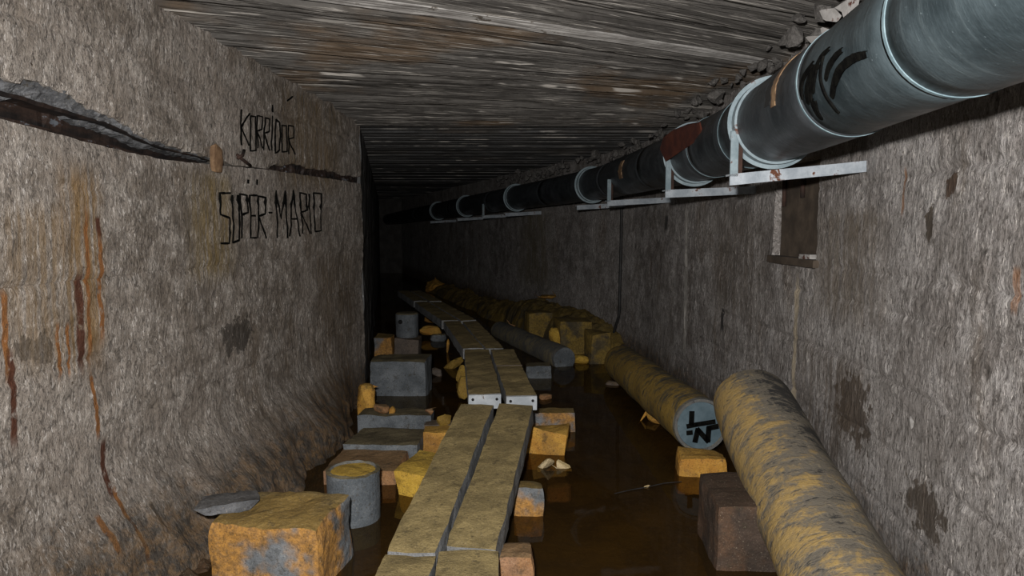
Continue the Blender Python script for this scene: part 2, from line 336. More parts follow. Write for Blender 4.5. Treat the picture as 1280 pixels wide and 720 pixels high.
# ------------------------------------------------------------------ mesh helpers
def grid_faces(nu, nv, off=0):
    return [(off + i * nv + j, off + (i + 1) * nv + j, off + (i + 1) * nv + j + 1, off + i * nv + j + 1) for i in range(nu - 1) for j in range(nv - 1)]
def frange(a, b, st):
    n = max(1, int(math.ceil((b - a) / st))); return [a + (b - a) * i / n for i in range(n + 1)]
def tube(path, rad, seg=32, caps=True, wob=0.0, seed=0.0):
    path = [Vector(p) for p in path]; vs, fs = [], []
    ref = Vector((0, 0, 1)) if abs((path[1] - path[0]).normalized().z) < 0.9 else Vector((1, 0, 0))
    for i, p in enumerate(path):
        t = (path[min(i + 1, len(path) - 1)] - path[max(i - 1, 0)]).normalized()
        u = t.cross(ref).normalized(); q = u.cross(t).normalized()
        r = rad[i] if isinstance(rad, (list, tuple)) else rad
        for k in range(seg):
            an = 2 * math.pi * k / seg; c, s = math.cos(an), math.sin(an)
            rr = r + wob * nz(c * 1.6 + seed, s * 1.6, i * 0.21 + seed) if wob else r
            vs.append(p + u * (c * rr) + q * (s * rr))
    for i in range(len(path) - 1):
        for k in range(seg):
            k2 = (k + 1) % seg
            fs.append((i * seg + k, (i + 1) * seg + k, (i + 1) * seg + k2, i * seg + k2))
    if caps:
        fs.append(tuple(range(seg))); fs.append(tuple(reversed(range((len(path) - 1) * seg, len(path) * seg))))
    return vs, fs
def rough_box(sx, sy, sz, n=5, rad=0.02, amp=0.012, jit=0.0, seed=0, step=None):
    """box standing on z=0, centred in x/y, chipped edges, uneven faces"""
    rnd = random.Random(seed)
    cj = [[Vector((rnd.uniform(-1, 1) * sx, rnd.uniform(-1, 1) * sy, (rnd.uniform(-1, 1) * sz if c & 4 else 0))) * jit for c in range(8)]][0]
    step = step or max(sx, sy, sz) / n
    nx, ny, nzz = [max(2, int(round(q / step))) for q in (sx, sy, sz)]
    bm = bmesh.new(); idx = {}
    def vert(i, j, k):
        if (i, j, k) in idx: return idx[(i, j, k)]
        a, b, c = i / nx, j / ny, k / nzz
        p = Vector(((a - .5) * sx, (b - .5) * sy, c * sz))
        core = Vector((max(-sx/2 + rad, min(sx/2 - rad, p.x)), max(-sy/2 + rad, min(sy/2 - rad, p.y)), max(rad, min(sz - rad, p.z))))
        dlt = p - core
        if dlt.length > 1e-6 and sum(1 for q in (i in (0, nx), j in (0, ny), k in (0, nzz)) if q) > 1:
            p = core + dlt.normalized() * rad
        for q in range(8):
            wgt = (a if q & 1 else 1 - a) * (b if q & 2 else 1 - b) * (c if q & 4 else 1 - c)
            p = p + cj[q] * wgt
        s = seed * 3.17
        d = noise.noise_vector(Vector((p.x * 7 + s, p.y * 7, p.z * 7))) * amp + noise.noise_vector(Vector((p.x * 25 + s, p.y * 25, p.z * 25))) * amp * 0.5
        p = p + d
        idx[(i, j, k)] = bm.verts.new(p); return idx[(i, j, k)]
    def quad(a, b, c, d): bm.faces.new((vert(*a), vert(*b), vert(*c), vert(*d)))
    for i in range(nx):
        for j in range(ny):
            quad((i, j, 0), (i, j + 1, 0), (i + 1, j + 1, 0), (i + 1, j, 0)); quad((i, j, nzz), (i + 1, j, nzz), (i + 1, j + 1, nzz), (i, j + 1, nzz))
        for k in range(nzz):
            quad((i, 0, k), (i + 1, 0, k), (i + 1, 0, k + 1), (i, 0, k + 1)); quad((i, ny, k), (i, ny, k + 1), (i + 1, ny, k + 1), (i + 1, ny, k))
    for j in range(ny):
        for k in range(nzz):
            quad((0, j, k), (0, j, k + 1), (0, j + 1, k + 1), (0, j + 1, k)); quad((nx, j, k), (nx, j + 1, k), (nx, j + 1, k + 1), (nx, j, k + 1))
    bm.verts.index_update()
    vs = [v.co.copy() for v in bm.verts]; fs = [tuple(v.index for v in f.verts) for f in bm.faces]
    bm.free(); return vs, fs
def rock(sx, sy, sz, seed, n=16, bevel=0.12):
    rnd = random.Random(seed); bm = bmesh.new()
    for _ in range(n):
        d = Vector((rnd.gauss(0, 1), rnd.gauss(0, 1), rnd.gauss(0, 1))).normalized()
        m_ = max(abs(d.x), abs(d.y), abs(d.z)); d = d * lerp(1.0, 1.0 / m_, 0.55) * rnd.uniform(0.82, 1.0)
        bm.verts.new(d)
    r = bmesh.ops.convex_hull(bm, input=bm.verts)
    junk = [v for v in bm.verts if not v.link_faces]
    if junk: bmesh.ops.delete(bm, geom=junk, context='VERTS')
    bmesh.ops.bevel(bm, geom=list(bm.edges), offset=bevel, segments=1, affect='EDGES')
    bmesh.ops.triangulate(bm, faces=bm.faces); bmesh.ops.subdivide_edges(bm, edges=bm.edges, cuts=1)
    zs = [v.co.z for v in bm.verts]; xs = [v.co.x for v in bm.verts]; ys = [v.co.y for v in bm.verts]
    fx, fy, fz = sx / (max(xs) - min(xs)), sy / (max(ys) - min(ys)), sz / (max(zs) - min(zs)); z0 = min(zs)
    cx, cy = (max(xs) + min(xs)) / 2, (max(ys) + min(ys)) / 2
    for v in bm.verts:
        p = Vector(((v.co.x - cx) * fx, (v.co.y - cy) * fy, (v.co.z - z0) * fz))
        v.co = p + noise.noise_vector(p * 22 + Vector((seed, 0, 0))) * 0.05 * min(sx, sy, sz)
    bm.verts.index_update()
    vs = [v.co.copy() for v in bm.verts]; fs = [tuple(v.index for v in f.verts) for f in bm.faces]; bm.free()
    return vs, fs

# ------------------------------------------------------------------ floor and water
ys = frange(-1.6, 22.2, 0.12); vs = []
NU = 44
for y in ys:
    xl = (-2.15 if y < 5.9 else -2.15 - 0.302 * (y - 5.9)); xr = wall_x(y) + 0.15
    for j in range(NU):
        x = lerp(xl, xr, j / (NU - 1))
        vs.append((x, y, -0.13 + 0.05 * nz(x * 1.3, y * 1.3) + 0.03 * nz(x * 5, y * 5)))
structure(mesh_obj('floor', vs, grid_faces(len(ys), NU), M_floor, smooth=True))
vs = []; ysw = frange(-1.6, 22.1, 0.5)
for y in ysw:
    xl = (-2.08 if y < 5.9 else -2.08 - 0.302 * (y - 5.9)); xr = wall_x(y) + 0.08
    vs += [(xl, y, 0.0), (xr, y, 0.0)]
wt = mesh_obj('water', vs, grid_faces(len(ysw), 2), M_water)
wt['kind'] = 'stuff'; tag(wt, 'still murky brown water covering the tunnel floor', 'water')

# ------------------------------------------------------------------ left wall
def smooth01(t): t = max(0.0, min(1.0, t)); return t * t * (3 - 2 * t)
def foot_batter(y, z):          # the wall swells into a rough foot above the water
    if z > 0.6: return 0.0
    k_ = smooth01((0.58 - z) / 0.62) * smooth01((y - 1.6) / 1.6) * smooth01((5.75 - y) / 1.3)
    return k_ * (0.30 + 0.10 * nz(y * 3.1, z * 4, 6.1) + 0.05 * nz(y * 11, z * 9, 2.6))
def dl(y, z):
    return (0.016 * nz(y * 1.4, z * 1.4, 3.1) + 0.010 * nz(y * 5, z * 5, 7.7) + 0.006 * nz(y * 16, z * 12, 1.2)
            + 0.004 * nz(y * 40, z * 26, 9.2) + foot_batter(y, z))
zb_f = curve([(-2, 1.91), (2.1, 1.905), (2.66, 1.875), (3.05, 1.857), (3.48, 1.868), (4.2, 1.895), (5.8, 1.915), (6, 1.915)])
wt_f = curve([(-2, 0.15), (2.0, 0.155), (2.2, 0.15), (2.68, 0.145), (3.05, 0.085), (3.42, 0.05), (3.58, 0.012), (4.1, 0.006), (4.3, 0.045), (5.0, 0.06), (5.8, 0.055), (6, 0.05)])
def zt_f(y): return zb_f(y) + max(0.006, wt_f(y) + (0.03 * nz(y * 9, 4.4) + 0.016 * nz(y * 30, 2.2)) * (1.2 if y < 3.4 else 0.8))
def zbr(y): return zb_f(y) - 0.006 * nz(y * 14, 8.8)
cv = lambda c: (lambda y: c + 0.012 * nz(y * 2.2, c * 9) + 0.005 * nz(y * 12, c * 5))
def ceil_z(y): return CZ(y)
CZ = curve([(-2, 2.58), (2, 2.575), (3.2, 2.565), (4.2, 2.525), (5.2, 2.50), (5.9, 2.43), (7, 2.43), (17, 2.43)])
courses = [(lambda y: -0.25), cv(0.40), cv(0.70), cv(1.0), cv(1.33), cv(1.685), zbr]
upper = [zt_f, cv(2.27), (lambda y: 2.72)]
wl = mesh_obj('wall_left', [(-2.12, -1.6, -.3), (-2.12, 5.86, -.3), (-2.12, 5.86, 2.75), (-2.12, -1.6, 2.75), (-2.4, -1.6, -.3), (-2.4, 5.86, -.3), (-2.4, 5.86, 2.75), (-2.4, -1.6, 2.75)],
              [(0, 1, 2, 3), (4, 7, 6, 5), (1, 5, 6, 2), (0, 3, 7, 4), (3, 2, 6, 7), (0, 4, 5, 1)], M_core)
structure(wl)
def course(name, zlo, zhi, ys, nv, k, xf, disp, sign, mat, parent, back=0.11, extra=None, hx=None):
    """one cast course: displaced face with its four edges folded back into the wall"""
    vs = []; offs = 0.006 * nz(k * 3.3, 1.7) 
    nr = nv + 1
    for i, y in enumerate([ys[0]] + list(ys) + [ys[-1]]):
        edge_i = i in (0, len(ys) + 1)
        for j in range(-1, nr + 1):
            t = min(1, max(0, j / nv)); z = lerp(zlo(y), zhi(y), t)
            d = disp(y, z) + offs
            m_ = min(t, 1 - t) * (zhi(y) - zlo(y))
            if m_ < 0.02: d -= (0.005 + 0.008 * max(0, nz(y * 2.5, z * 7))) * (1 - m_ / 0.02)
            if extra: d += extra(y, z)
            if edge_i or j in (-1, nr): d = -back + (min(0, extra(y, z)) if extra else 0)
            vs.append((xf(y) + sign * d, y, z))
    o = mesh_obj(name, vs, [f if sign > 0 else tuple(reversed(f)) for f in grid_faces(len(ys) + 2, nr + 2)], mat, parent)
    return o
ysl = frange(-1.6, 1.4, 0.15)[:-1] + frange(1.4, 5.92, 0.022)
k = 0
for seq in (courses, upper):
    for a, b in zip(seq[:-1], seq[1:]):
        h = b(3.0) - a(3.0); k += 1
        course('cast_course', a, b, ysl, max(4, int(h / 0.024)), k, lambda y: -2.0, dl, 1, M_left, wl)
# steel channel bedded in the groove
vs = []; pr = [(-2.10, 0.0), (-2.035, 0.004), (-2.035, 0.016), (-2.085, 0.02), (-2.085, 0.085), (-2.03, 0.09), (-2.03, 0.105), (-2.10, 0.108)]
ysc = frange(-1.5, 3.50, 0.03)
for y in ysc:
    sc = min(1.0, max(0.25, wt_f(y) / 0.14))
    for (x, z) in pr:
        vs.append((x + 0.008 * nz(y * 9, z * 40) + 0.006 * nz(y * 30, z * 60), y, zb_f(y) + 0.002 + z * sc + 0.003 * nz(y * 15, x)))
ch = mesh_obj('steel_channel', vs, grid_faces(len(ysc), len(pr)), M_steel)
tag(ch, 'rusted steel channel bedded in the long groove of the left wall', 'channel')
vs = []; ysm = frange(-1.5, 3.52, 0.02); NM = 12
for y in ysm:
    for j in range(NM):
        t = j / (NM - 1); zt = zt_f(y) + 0.012; zl = lerp(zb_f(y), zt_f(y), 0.52)
        lump = (0.020 * nz(y * 11, t * 3, 1) + 0.014 * nz(y * 28, t * 6, 2) + 0.008 * nz(y * 60, t * 12, 3)) * (1 if 0 < j < NM - 1 else 0.3)
        vs.append((lerp(-2.012, -2.055, (1 - t) ** 0.8) + lump * min(1, wt_f(y) / 0.08) - (0.06 if j == 0 else 0), y, lerp(zl, zt, t) + 0.5 * lump))
o = mesh_obj('groove_mortar', vs, grid_faces(len(ysm), NM), M_mortar, wl); o['label'] = 'crumbling blue-grey mortar along the groove'
# rusty filling of the thin crack
vs = []; ysm = frange(4.15, 5.88, 0.015)
for y in ysm:
    for j in range(4):
        vs.append((-2.03 + 0.02 * nz(y * 40, j * 2.2), y, lerp(zbr(y) - 0.01, zt_f(y) + 0.01, j / 3)))
mesh_obj('crack_filling', vs, grid_faces(len(ysm), 4), M_steel, wl)
# loose scab and bent wire at the end of the groove
p = gx(270, 200, -1.985); vs, fs = rough_box(0.03, 0.075, 0.15, 7, 0.008, 0.012, 0.12, 43)
o = mesh_obj('concrete_scab', vs, fs, M_tan, wl, loc=(p.x, p.y, p.z - 0.07)); o['label'] = 'orange-brown scab'
for a, b, c in (((296, 193), (304, 200), (313, 207)), ((305, 188), (303, 194), (297, 198))):
    vs, fs = tube([gx(*a, -1.985), gx(*b, -1.965), gx(*c, -1.98)], 0.009, 8); mesh_obj('bent_wire', vs, fs, M_rust, wl, smooth=True)

# left wall beyond the corner
def dfl(y, z): return 0.02 * nz(y * 2, z * 2, 5) + 0.014 * nz(y * 7, z * 5, 2)
ysf = frange(5.93, 22.2, 0.1)
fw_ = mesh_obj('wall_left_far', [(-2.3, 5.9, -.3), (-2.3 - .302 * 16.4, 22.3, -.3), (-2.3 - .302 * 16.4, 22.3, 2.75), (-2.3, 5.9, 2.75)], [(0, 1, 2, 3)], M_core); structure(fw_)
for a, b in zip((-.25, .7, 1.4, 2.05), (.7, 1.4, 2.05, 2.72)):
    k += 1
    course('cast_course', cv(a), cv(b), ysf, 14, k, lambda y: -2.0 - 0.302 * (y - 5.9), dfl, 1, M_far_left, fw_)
structure(mesh_obj('wall_end', [(-7.4, 22.0, -.3), (-5.4, 22.0, -.3), (-5.4, 22.0, 2.75), (-7.4, 22.0, 2.75), (-7.4, 22.2, -.3), (-5.4, 22.2, -.3), (-5.4, 22.2, 2.75), (-7.4, 22.2, 2.75)],
          [(0, 1, 2, 3), (4, 7, 6, 5), (1, 5, 6, 2), (0, 3, 7, 4), (3, 2, 6, 7), (0, 4, 5, 1)], M_core))
structure(mesh_obj('wall_back', [(-2.3, -1.6, -.3), (1.6, -1.6, -.3), (1.6, -1.6, 2.8), (-2.3, -1.6, 2.8), (-2.3, -1.8, -.3), (1.6, -1.8, -.3), (1.6, -1.8, 2.8), (-2.3, -1.8, 2.8)],
          [(0, 3, 2, 1), (4, 5, 6, 7), (1, 2, 6, 5), (0, 4, 7, 3), (3, 7, 6, 2), (0, 1, 5, 4)], M_core))

# ------------------------------------------------------------------ right wall (panels x courses, with a recessed niche)
def dr(y, z):
    return (0.012 * nz(y * 1.4, z * 1.4, 13.1) + 0.007 * nz(y * 5, z * 5, 17.7) + 0.005 * nz(y * 16, z * 12, 11.2) + 0.004 * nz(y * 40, z * 26, 19.2))
NY0, NY1 = find_y(1021), find_y(967); NZ0 = gy(990, 327, (NY0 + NY1) / 2).z; NZ1 = EYE + 0.36
def niche(y, z): return -0.06 if (NY0 <= y <= NY1 and NZ0 <= z <= NZ1) else 0.0
joints = [-1.6, find_y(1175), find_y(1000), find_y(858), find_y(741), find_y(694), 12.0, 14.4, 18.0, 22.2]
vs = []; yb = frange(-1.6, 22.3, 0.2)
for y in yb: vs += [(wall_x(y) + 0.35, y, -.3), (wall_x(y) + 0.35, y, 2.75)]
wr = structure(mesh_obj('wall_right', vs, [tuple(reversed(f)) for f in grid_faces(len(yb), 2)], M_core))
zsr = [-0.25, 0.36, 0.62, 0.90, 1.19, NZ0 - 0.0, 1.74, 2.06, 2.72]
for pi, (y0, y1) in enumerate(zip(joints[:-1], joints[1:])):
    if y0 < 0: ysr = frange(y0, 1.3, 0.2)[:-1] + frange(1.3, y1, 0.024)
    else: ysr = frange(y0, y1, 0.024 if y0 < 5 else (0.04 if y0 < 7 else 0.1))
    for yn in (NY0, NY1):
        if y0 < yn < y1: ysr = sorted([q for q in ysr if abs(q - yn) > 0.006] + [yn - 0.003, yn + 0.003])
    for a, b in zip(zsr[:-1], zsr[1:]):
        k += 1
        lo = (lambda y, a=a: a) if abs(a - NZ0) < 1e-6 else cv(a); hi = (lambda y, b=b: b) if abs(b - NZ0) < 1e-6 else cv(b)
        course('cast_panel', lo, hi, ysr, max(4, int((b - a) / (0.024 if y0 < 5 else 0.06))), k, wall_x, dr, -1, M_right, wr, back=0.12, extra=niche)
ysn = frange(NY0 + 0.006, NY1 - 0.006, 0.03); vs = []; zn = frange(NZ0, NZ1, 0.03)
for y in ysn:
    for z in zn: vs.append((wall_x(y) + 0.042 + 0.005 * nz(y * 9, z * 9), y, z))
o = mesh_obj('niche_back', vs, [tuple(reversed(f)) for f in grid_faces(len(ysn), len(zn))], M_niche, wr); o['label'] = 'back of the niche, dark brown from dirt and painted-in shade'
# niche sill, bits of reinforcing bar
yc = (NY0 + NY1) / 2; xc = wall_x(yc); ang = math.atan(-slope_at(wall_x, yc))
vs, fs = rough_box(0.10, NY1 - NY0 + 0.06, 0.045, 6, 0.006, 0.004, 0, 5)
o = mesh_obj('niche_sill', vs, fs, M_niche, wr, loc=(xc + 0.020, yc, NZ0 - 0.02), rotz=ang); o['label'] = 'dark sill'
vs, fs = rough_box(0.06, 0.13, 0.03, 5, 0.006, 0.004, 0.06, 6)
o = mesh_obj('pale_fragment', vs, fs, M_flake, wr, loc=(wall_x(NY0 + .09) + 0.005, NY0 + 0.09, NZ0 + 0.022), rotz=ang); o['label'] = 'pale fragment lying on the sill'
for px, y0, y1 in ((981, 232, 258), (1004, 225, 247)):
    Y = find_y(px); X = wall_x(Y) + 0.015; a = gx(px, y0 - 14, X); b = gx(px - 1, y1, X)
    vs, fs = tube([a, (a + b) / 2, b], 0.013, 8); o = mesh_obj('reinforcing_bar', vs, fs, M_rust, wr, smooth=True)
# pale chip stuck to the wall
Y = find_y(1155); vs, fs = rock(0.02, 0.05, 0.05, 77); mesh_obj('wall_chip', vs, fs, M_flake, wr, loc=(wall_x(Y) - 0.006, Y, gx(1155, 545, wall_x(Y)).z))

# broken plaster where ceiling meets the right wall
rnd = random.Random(5)
shapes = []
for s in range(7):
    vs, fs = rock(1, 1, 1, 200 + s, 13, 0.1); me = bpy.data.meshes.new('plaster_chunk'); me.from_pydata([tuple(q) for q in vs], [], fs); me.materials.append(M_plaster); shapes.append(me)
for i in range(230):
    y = 3.0 + 9.0 * (i / 230) ** 1.25 + rnd.uniform(-.04, .04)
    o = bpy.data.objects.new('plaster_chunk', shapes[i % 7]); COL.objects.link(o); o.parent = wr
    q = rnd.random(); sz = rnd.uniform(0.03, 0.09)
    o.location = (wall_x(y) - 0.03 - 0.30 * (1 - q) * rnd.uniform(0.6, 1), y, ceil_z(y) - 0.035 - 0.22 * q - sz * 0.4)
    o.scale = (sz * rnd.uniform(.7, 1.3), sz * rnd.uniform(.8, 1.6), sz * rnd.uniform(.6, 1.1)); o.rotation_euler = [rnd.uniform(-.6, .6) for _ in range(3)]

# ------------------------------------------------------------------ ceiling: imprints of the shuttering boards
yb = frange(-1.8, 22.4, 0.4); vs = []
for y in yb:
    xl = -2.4 if y < 5.9 else -2.4 - .302 * (y - 5.9)
    vs += [(xl, y, ceil_z(y) + 0.05), (wall_x(y) + 0.4, y, ceil_z(y) + 0.05)]
ce = structure(mesh_obj('ceiling', vs, [tuple(reversed(f)) for f in grid_faces(len(yb), 2)], M_core))
gfun = curve([(-4, 1.9), (2.0, 1.9), (2.5, 1.85), (3.3, 1.5), (4.6, 0.92), (5.85, 0.36), (7, 0.36), (17, 0.36)])
def board(yl0, yl1, mat, rgh, dz, nseg):
    """one long imprint: ragged lengthwise ridges, UV runs along the board"""
    npf = 15 if rgh > 0.006 else 9
    prof = [0.0] + [0.02 + 0.96 * q / (npf - 3) for q in range(npf - 2)] + [1.0]; vs, uvs = [], []
    ridge = [rnd.uniform(-1, 1) for _ in prof]
    for i in range(nseg + 1):
        t = i / nseg
        for j, s in enumerate(prof):
            yl = lerp(yl0, yl1, s); xL = -2.06 if yl < 5.95 else -2.06 - .302 * (yl - 5.9)
            y = yl + gfun(yl) * t
            xR = wall_x(y) + 0.06; x = lerp(xL, xR, t)
            z = ceil_z(y) + dz
            if j in (0, npf - 1): z += 0.055
            else:
                y += rgh * 0.35 * nz(x * 2.2, yl * 7, j)
                z += rgh * (0.35 * ridge[j] + 0.45 * nz(x * 0.9, yl * 9) + 0.55 * nz(x * 2.0, yl * 40 + j * 1.7, 4) + 0.25 * nz(x * 9, yl * 60 + j * 3, 8))
                if j in (1, npf - 2): z += rgh * 0.8 * max(0, nz(x * 5, yl * 20, j))
            vs.append((x, y, z)); uvs.append((x * 1.15, yl))
    o = mesh_obj('board_imprint', vs, [tuple(reversed(f)) for f in grid_faces(nseg + 1, npf)], mat, ce)
    ul = o.data.uv_layers.new(name='along_board')
    for lp in o.data.loops: ul.data[lp.index].uv = uvs[lp.vertex_index]
    return o
rnd = random.Random(11)
pale_y = gz(640, 34, 2.56).y - 1.05
y = -3.6; 
while y < 5.90:
    wd = rnd.uniform(0.075, 0.15) if y > 0.6 else 0.3
    if y < pale_y - 0.09 < y + wd: wd = pale_y - 0.09 - y + 0.001
    elif pale_y - 0.09 <= y < pale_y: wd = 0.17
    y2 = min(5.93, y + wd)
    if 5.93 - y2 < 0.05: y2 = 5.93
    pale = y <= pale_y < y2 and wd > 0.165
    board(y, y2, M_ceil_pale if pale else M_ceil, 0.022 if not pale else 0.012, rnd.uniform(-0.020, 0.014) - (0.012 if pale else 0), 44 if y > 0.6 else 10)
    y = y2 + 0.002
y = 5.94
while y < 21.9:
    wd = 0.085 if y < 9.5 else 0.22
    board(y, min(22.0, y + wd), M_ceil_far, 0.005, rnd.uniform(-0.012, 0.008), 22)
    y += wd + 0.002

# ------------------------------------------------------------------ overhead pipe
def pc(y): return Vector((pipe_x(y), y, pipe_z(y)))
pipe = empty('overhead_pipe', (0, 0, 0)); tag(pipe, 'thick blue-grey jacketed pipe hung along the right wall under the ceiling', 'pipe')
seams = [-1.5, 1.66, 2.33, 3.52, 4.15, 5.4, 6.9, 9.0, 11.2, 13.6, 17.0, 21.9]
for i, (a, b) in enumerate(zip(seams[:-1], seams[1:])):
    vs, fs = tube([pc(q) for q in frange(a - 0.02, b + 0.02, 0.12)], PIPE_R - 0.0025 * (i % 2), 64, True)
    mesh_obj('pipe_jacket', vs, fs, M_pipe if i < 2 else M_pipe_dk, pipe, smooth=True)
def band(y, r0, r1, wdt, a0=0.0, a1=360.0, seg=56, jag=0.0):
    c = pc(y); t = (pc(y + .05) - pc(y - .05)).normalized(); u = t.cross(Vector((0, 0, 1))).normalized(); q = u.cross(t)
    vs, fs = [], []; full = a1 - a0 >= 360; n = seg if full else seg + 1
    for k_ in range(n):
        an = math.radians(a0 + (a1 - a0) * k_ / seg); d = u * math.cos(an) + q * math.sin(an); jj = jag * nz(k_ * .7, y)
        for (r, w_) in ((r0, -wdt / 2), (r1, -wdt / 2 + jj), (r1, wdt / 2 + jj), (r0, wdt / 2)): vs.append(c + d * r + t * w_)
    for k_ in range(seg):
        k2 = (k_ + 1) % n
        for m_ in range(4): fs.append((k_ * 4 + m_, k_ * 4 + (m_ + 1) % 4, k2 * 4 + (m_ + 1) % 4, k2 * 4 + m_))
    if not full: fs += [(3, 2, 1, 0), ((n - 1) * 4, (n - 1) * 4 + 1, (n - 1) * 4 + 2, (n - 1) * 4 + 3)]
    return vs, fs
for yq, wd in ((1.66, 0.012), (2.33, 0.011), (3.52, 0.005), (4.15, 0.003)):
    vs, fs = band(yq, PIPE_R - 0.004, PIPE_R + 0.0025, wd); o = mesh_obj('seam_bead', vs, fs, M_bead, pipe); o['label'] = 'thin pale blue seam'
vs, fs = band(2.62, PIPE_R - .004, PIPE_R + 0.003, 0.055, 95, 190, 24, 0.02); o = mesh_obj('exposed_lagging', vs, fs, M_tan, pipe); o['label'] = 'tan strip of bare lagging'
vs, fs = band(2.70, PIPE_R - .004, PIPE_R + 0.002, 0.07, 110, 185, 24, 0.02); o = mesh_obj('tear', vs, fs, M_hole, pipe); o['label'] = 'dark tear in the jacket'
vs, fs = band(5.95, PIPE_R - .004, PIPE_R + 0.003, 0.10, 150, 200, 14, 0.03); mesh_obj('rust_patch', vs, fs, M_tan, pipe)
# black painted swirls on the jacket
def on_pipe(px, py):
    d = ray(px, py); cx, cz = 0.83, 0.464; A = d.x ** 2 + d.z ** 2; B = -2 * (d.x * cx + d.z * cz); C = cx * cx + cz * cz - (PIPE_R + 0.002) ** 2
    D = B * B - 4 * A * C
    if D < 0: D = 0
    t = (-B - math.sqrt(D)) / (2 * A); p = d * t + Vector((0, 0, EYE)); nrm = Vector((p.x - cx, 0, p.z - EYE - cz)).normalized()
    return p, nrm
def smooth_path(pts, n=6):
    out = []
    for i in range(len(pts) - 1):
        p0, p1, p2, p3 = pts[max(i - 1, 0)], pts[i], pts[i + 1], pts[min(i + 2, len(pts) - 1)]
        for k_ in range(n):
            t = k_ / n
            out.append(tuple(0.5 * ((2 * p1[c]) + (-p0[c] + p2[c]) * t + (2*p0[c] - 5*p1[c] + 4*p2[c] - p3[c]) * t*t + (-p0[c] + 3*p1[c] - 3*p2[c] + p3[c]) * t**3) for c in range(len(p1))))
    out.append(tuple(pts[-1])); return out
def ribbon_on_pipe(pts, wd):
    P = [on_pipe(*q) for q in smooth_path(pts)]; vs, fs = [], []
    for i, (p, nr) in enumerate(P):
        t = (P[min(i + 1, len(P) - 1)][0] - P[max(i - 1, 0)][0]).normalized(); s = t.cross(nr).normalized()
        ww = wd * (0.55 + 0.45 * math.sin(math.pi * min(1, max(0, i / (len(P) - 1))))) * (1 + 0.2 * nz(i * .8, wd * 90))
        for sg in (-1, 1):
            q = p + s * (ww / 2 * sg); rad = Vector((q.x - 0.83, 0, q.z - EYE - 0.464)).normalized()
            base = Vector((0.83, q.y, EYE + 0.464)); vs.append(base + rad * (PIPE_R + 0.0025))
            vs.append(base + rad * (PIPE_R - 0.003))
    for i in range(len(P) - 1):
        a = i * 4; b = a + 4
        fs += [(a, b, b + 2, a + 2), (a, a + 1, b + 1, b), (a + 2, b + 2, b + 3, a + 3)]
    return vs, fs
paint = [([(1083, 68), (1066, 73), (1050, 86), (1042, 104), (1039, 122)], 0.026), ([(1052, 62), (1042, 72), (1034, 86), (1031, 100)], 0.020),
         ([(1028, 70), (1024, 95), (1030, 118), (1042, 136), (1048, 142)], 0.013), ([(1017, 125), (1019, 138), (1026, 150)], 0.024),
         ([(1024, 78), (1014, 92), (1008, 110), (1009, 130)], 0.026), ([(1016, 78), (1004, 96), (1000, 112), (1002, 124)], 0.020), ([(1014, 100), (1012, 120), (1018, 140)], 0.016),
         ([(1020, 84), (1016, 100), (1015, 116)], 0.020), ([(1036, 60), (1026, 70), (1020, 80)], 0.014)]
for pts, wd in paint:
    vs, fs = ribbon_on_pipe(pts, wd); o = mesh_obj('paint_stroke', vs, fs, M_ink, pipe); o['label'] = 'black painted swirl'

# brackets: strap round the pipe, arm out of the wall, short upright
def bracket(y, strap, upright, label, tilt=0.06, skew=0.20, thick=0.05):
    b = empty('pipe_bracket', (wall_x(y), y, pipe_z(y) - PIPE_R - 0.05)); tag(b, label, 'bracket', 'brackets carrying the overhead pipe')
    off = Vector(b.location)
    def put(name, vs, fs, mat, lab=None):
        o = mesh_obj(name, [Vector(q) - off for q in vs], fs, mat, b)
        if lab: o['label'] = lab
    if strap:
        vs, fs = band(y, PIPE_R + 0.001, PIPE_R + 0.012, 0.050); put('strap', vs, fs, M_strap, 'pale blue steel hoop')
        vs, fs = band(y + 0.028, PIPE_R + 0.012, PIPE_R + 0.03, 0.006); put('strap_flange', vs, fs, M_strap)
    t = (pc(y + .05) - pc(y - .05)).normalized(); u = Vector((t.y, -t.x, 0)).normalized()
    u = (u + t * skew).normalized(); n_ = Vector((-u.y, u.x, 0))
    z0 = pipe_z(y) - PIPE_R - 0.105
    A = Vector((pipe_x(y), y, z0)) - u * (PIPE_R + 0.025); L = PIPE_R + 0.025 + 0.47
    vs = []
    # angle section: front web and top flange
    for i in range(13):
        s = i / 12; c = A + u * (L * s) + Vector((0, 0, tilt * L * s))
        for (nn, zz) in ((0, 0), (0, thick), (0.055, thick), (0.055, thick - 0.008), (0.008, thick - 0.008), (0.008, 0)):
            vs.append(c + n_ * nn + Vector((0, 0, zz + 0.0015 * nz(i * 1.7, nn * 40, y))))
    fs = [(i * 6 + k_, i * 6 + (k_ + 1) % 6, (i + 1) * 6 + (k_ + 1) % 6, (i + 1) * 6 + k_) for i in range(12) for k_ in range(6)]
    fs += [(5, 4, 1, 0), (4, 3, 2, 1), (72, 73, 76, 77), (73, 74, 75, 76)]
    put('arm', vs, fs, M_arm, 'galvanised angle-iron arm')
    if upright:
        H = 0.20; vs, fs = [], []
        c0 = A + u * 0.0 + Vector((0, 0, thick - 0.01))
        def boxv(c, du, dn, dz):
            base = len(vs)
            for zz in (0, dz):
                for (a_, b_) in ((0, 0), (du, 0), (du, dn), (0, dn)): vs.append(c + u * a_ + n_ * b_ + Vector((0, 0, zz)))
            fs.extend([tuple(base + q for q in f) for f in ((0, 3, 2, 1), (4, 5, 6, 7), (0, 1, 5, 4), (1, 2, 6, 5), (2, 3, 7, 6), (3, 0, 4, 7))])
        boxv(c0, 0.035, 0.008, H); put('upright', vs, fs, M_strap)
        vs, fs = [], []
        boxv(c0 + u * 0.036 + n_ * 0.004, 0.020, 0.006, H * 0.95); put('rusty_clip', vs, fs, M_rust, 'rust-brown clip')
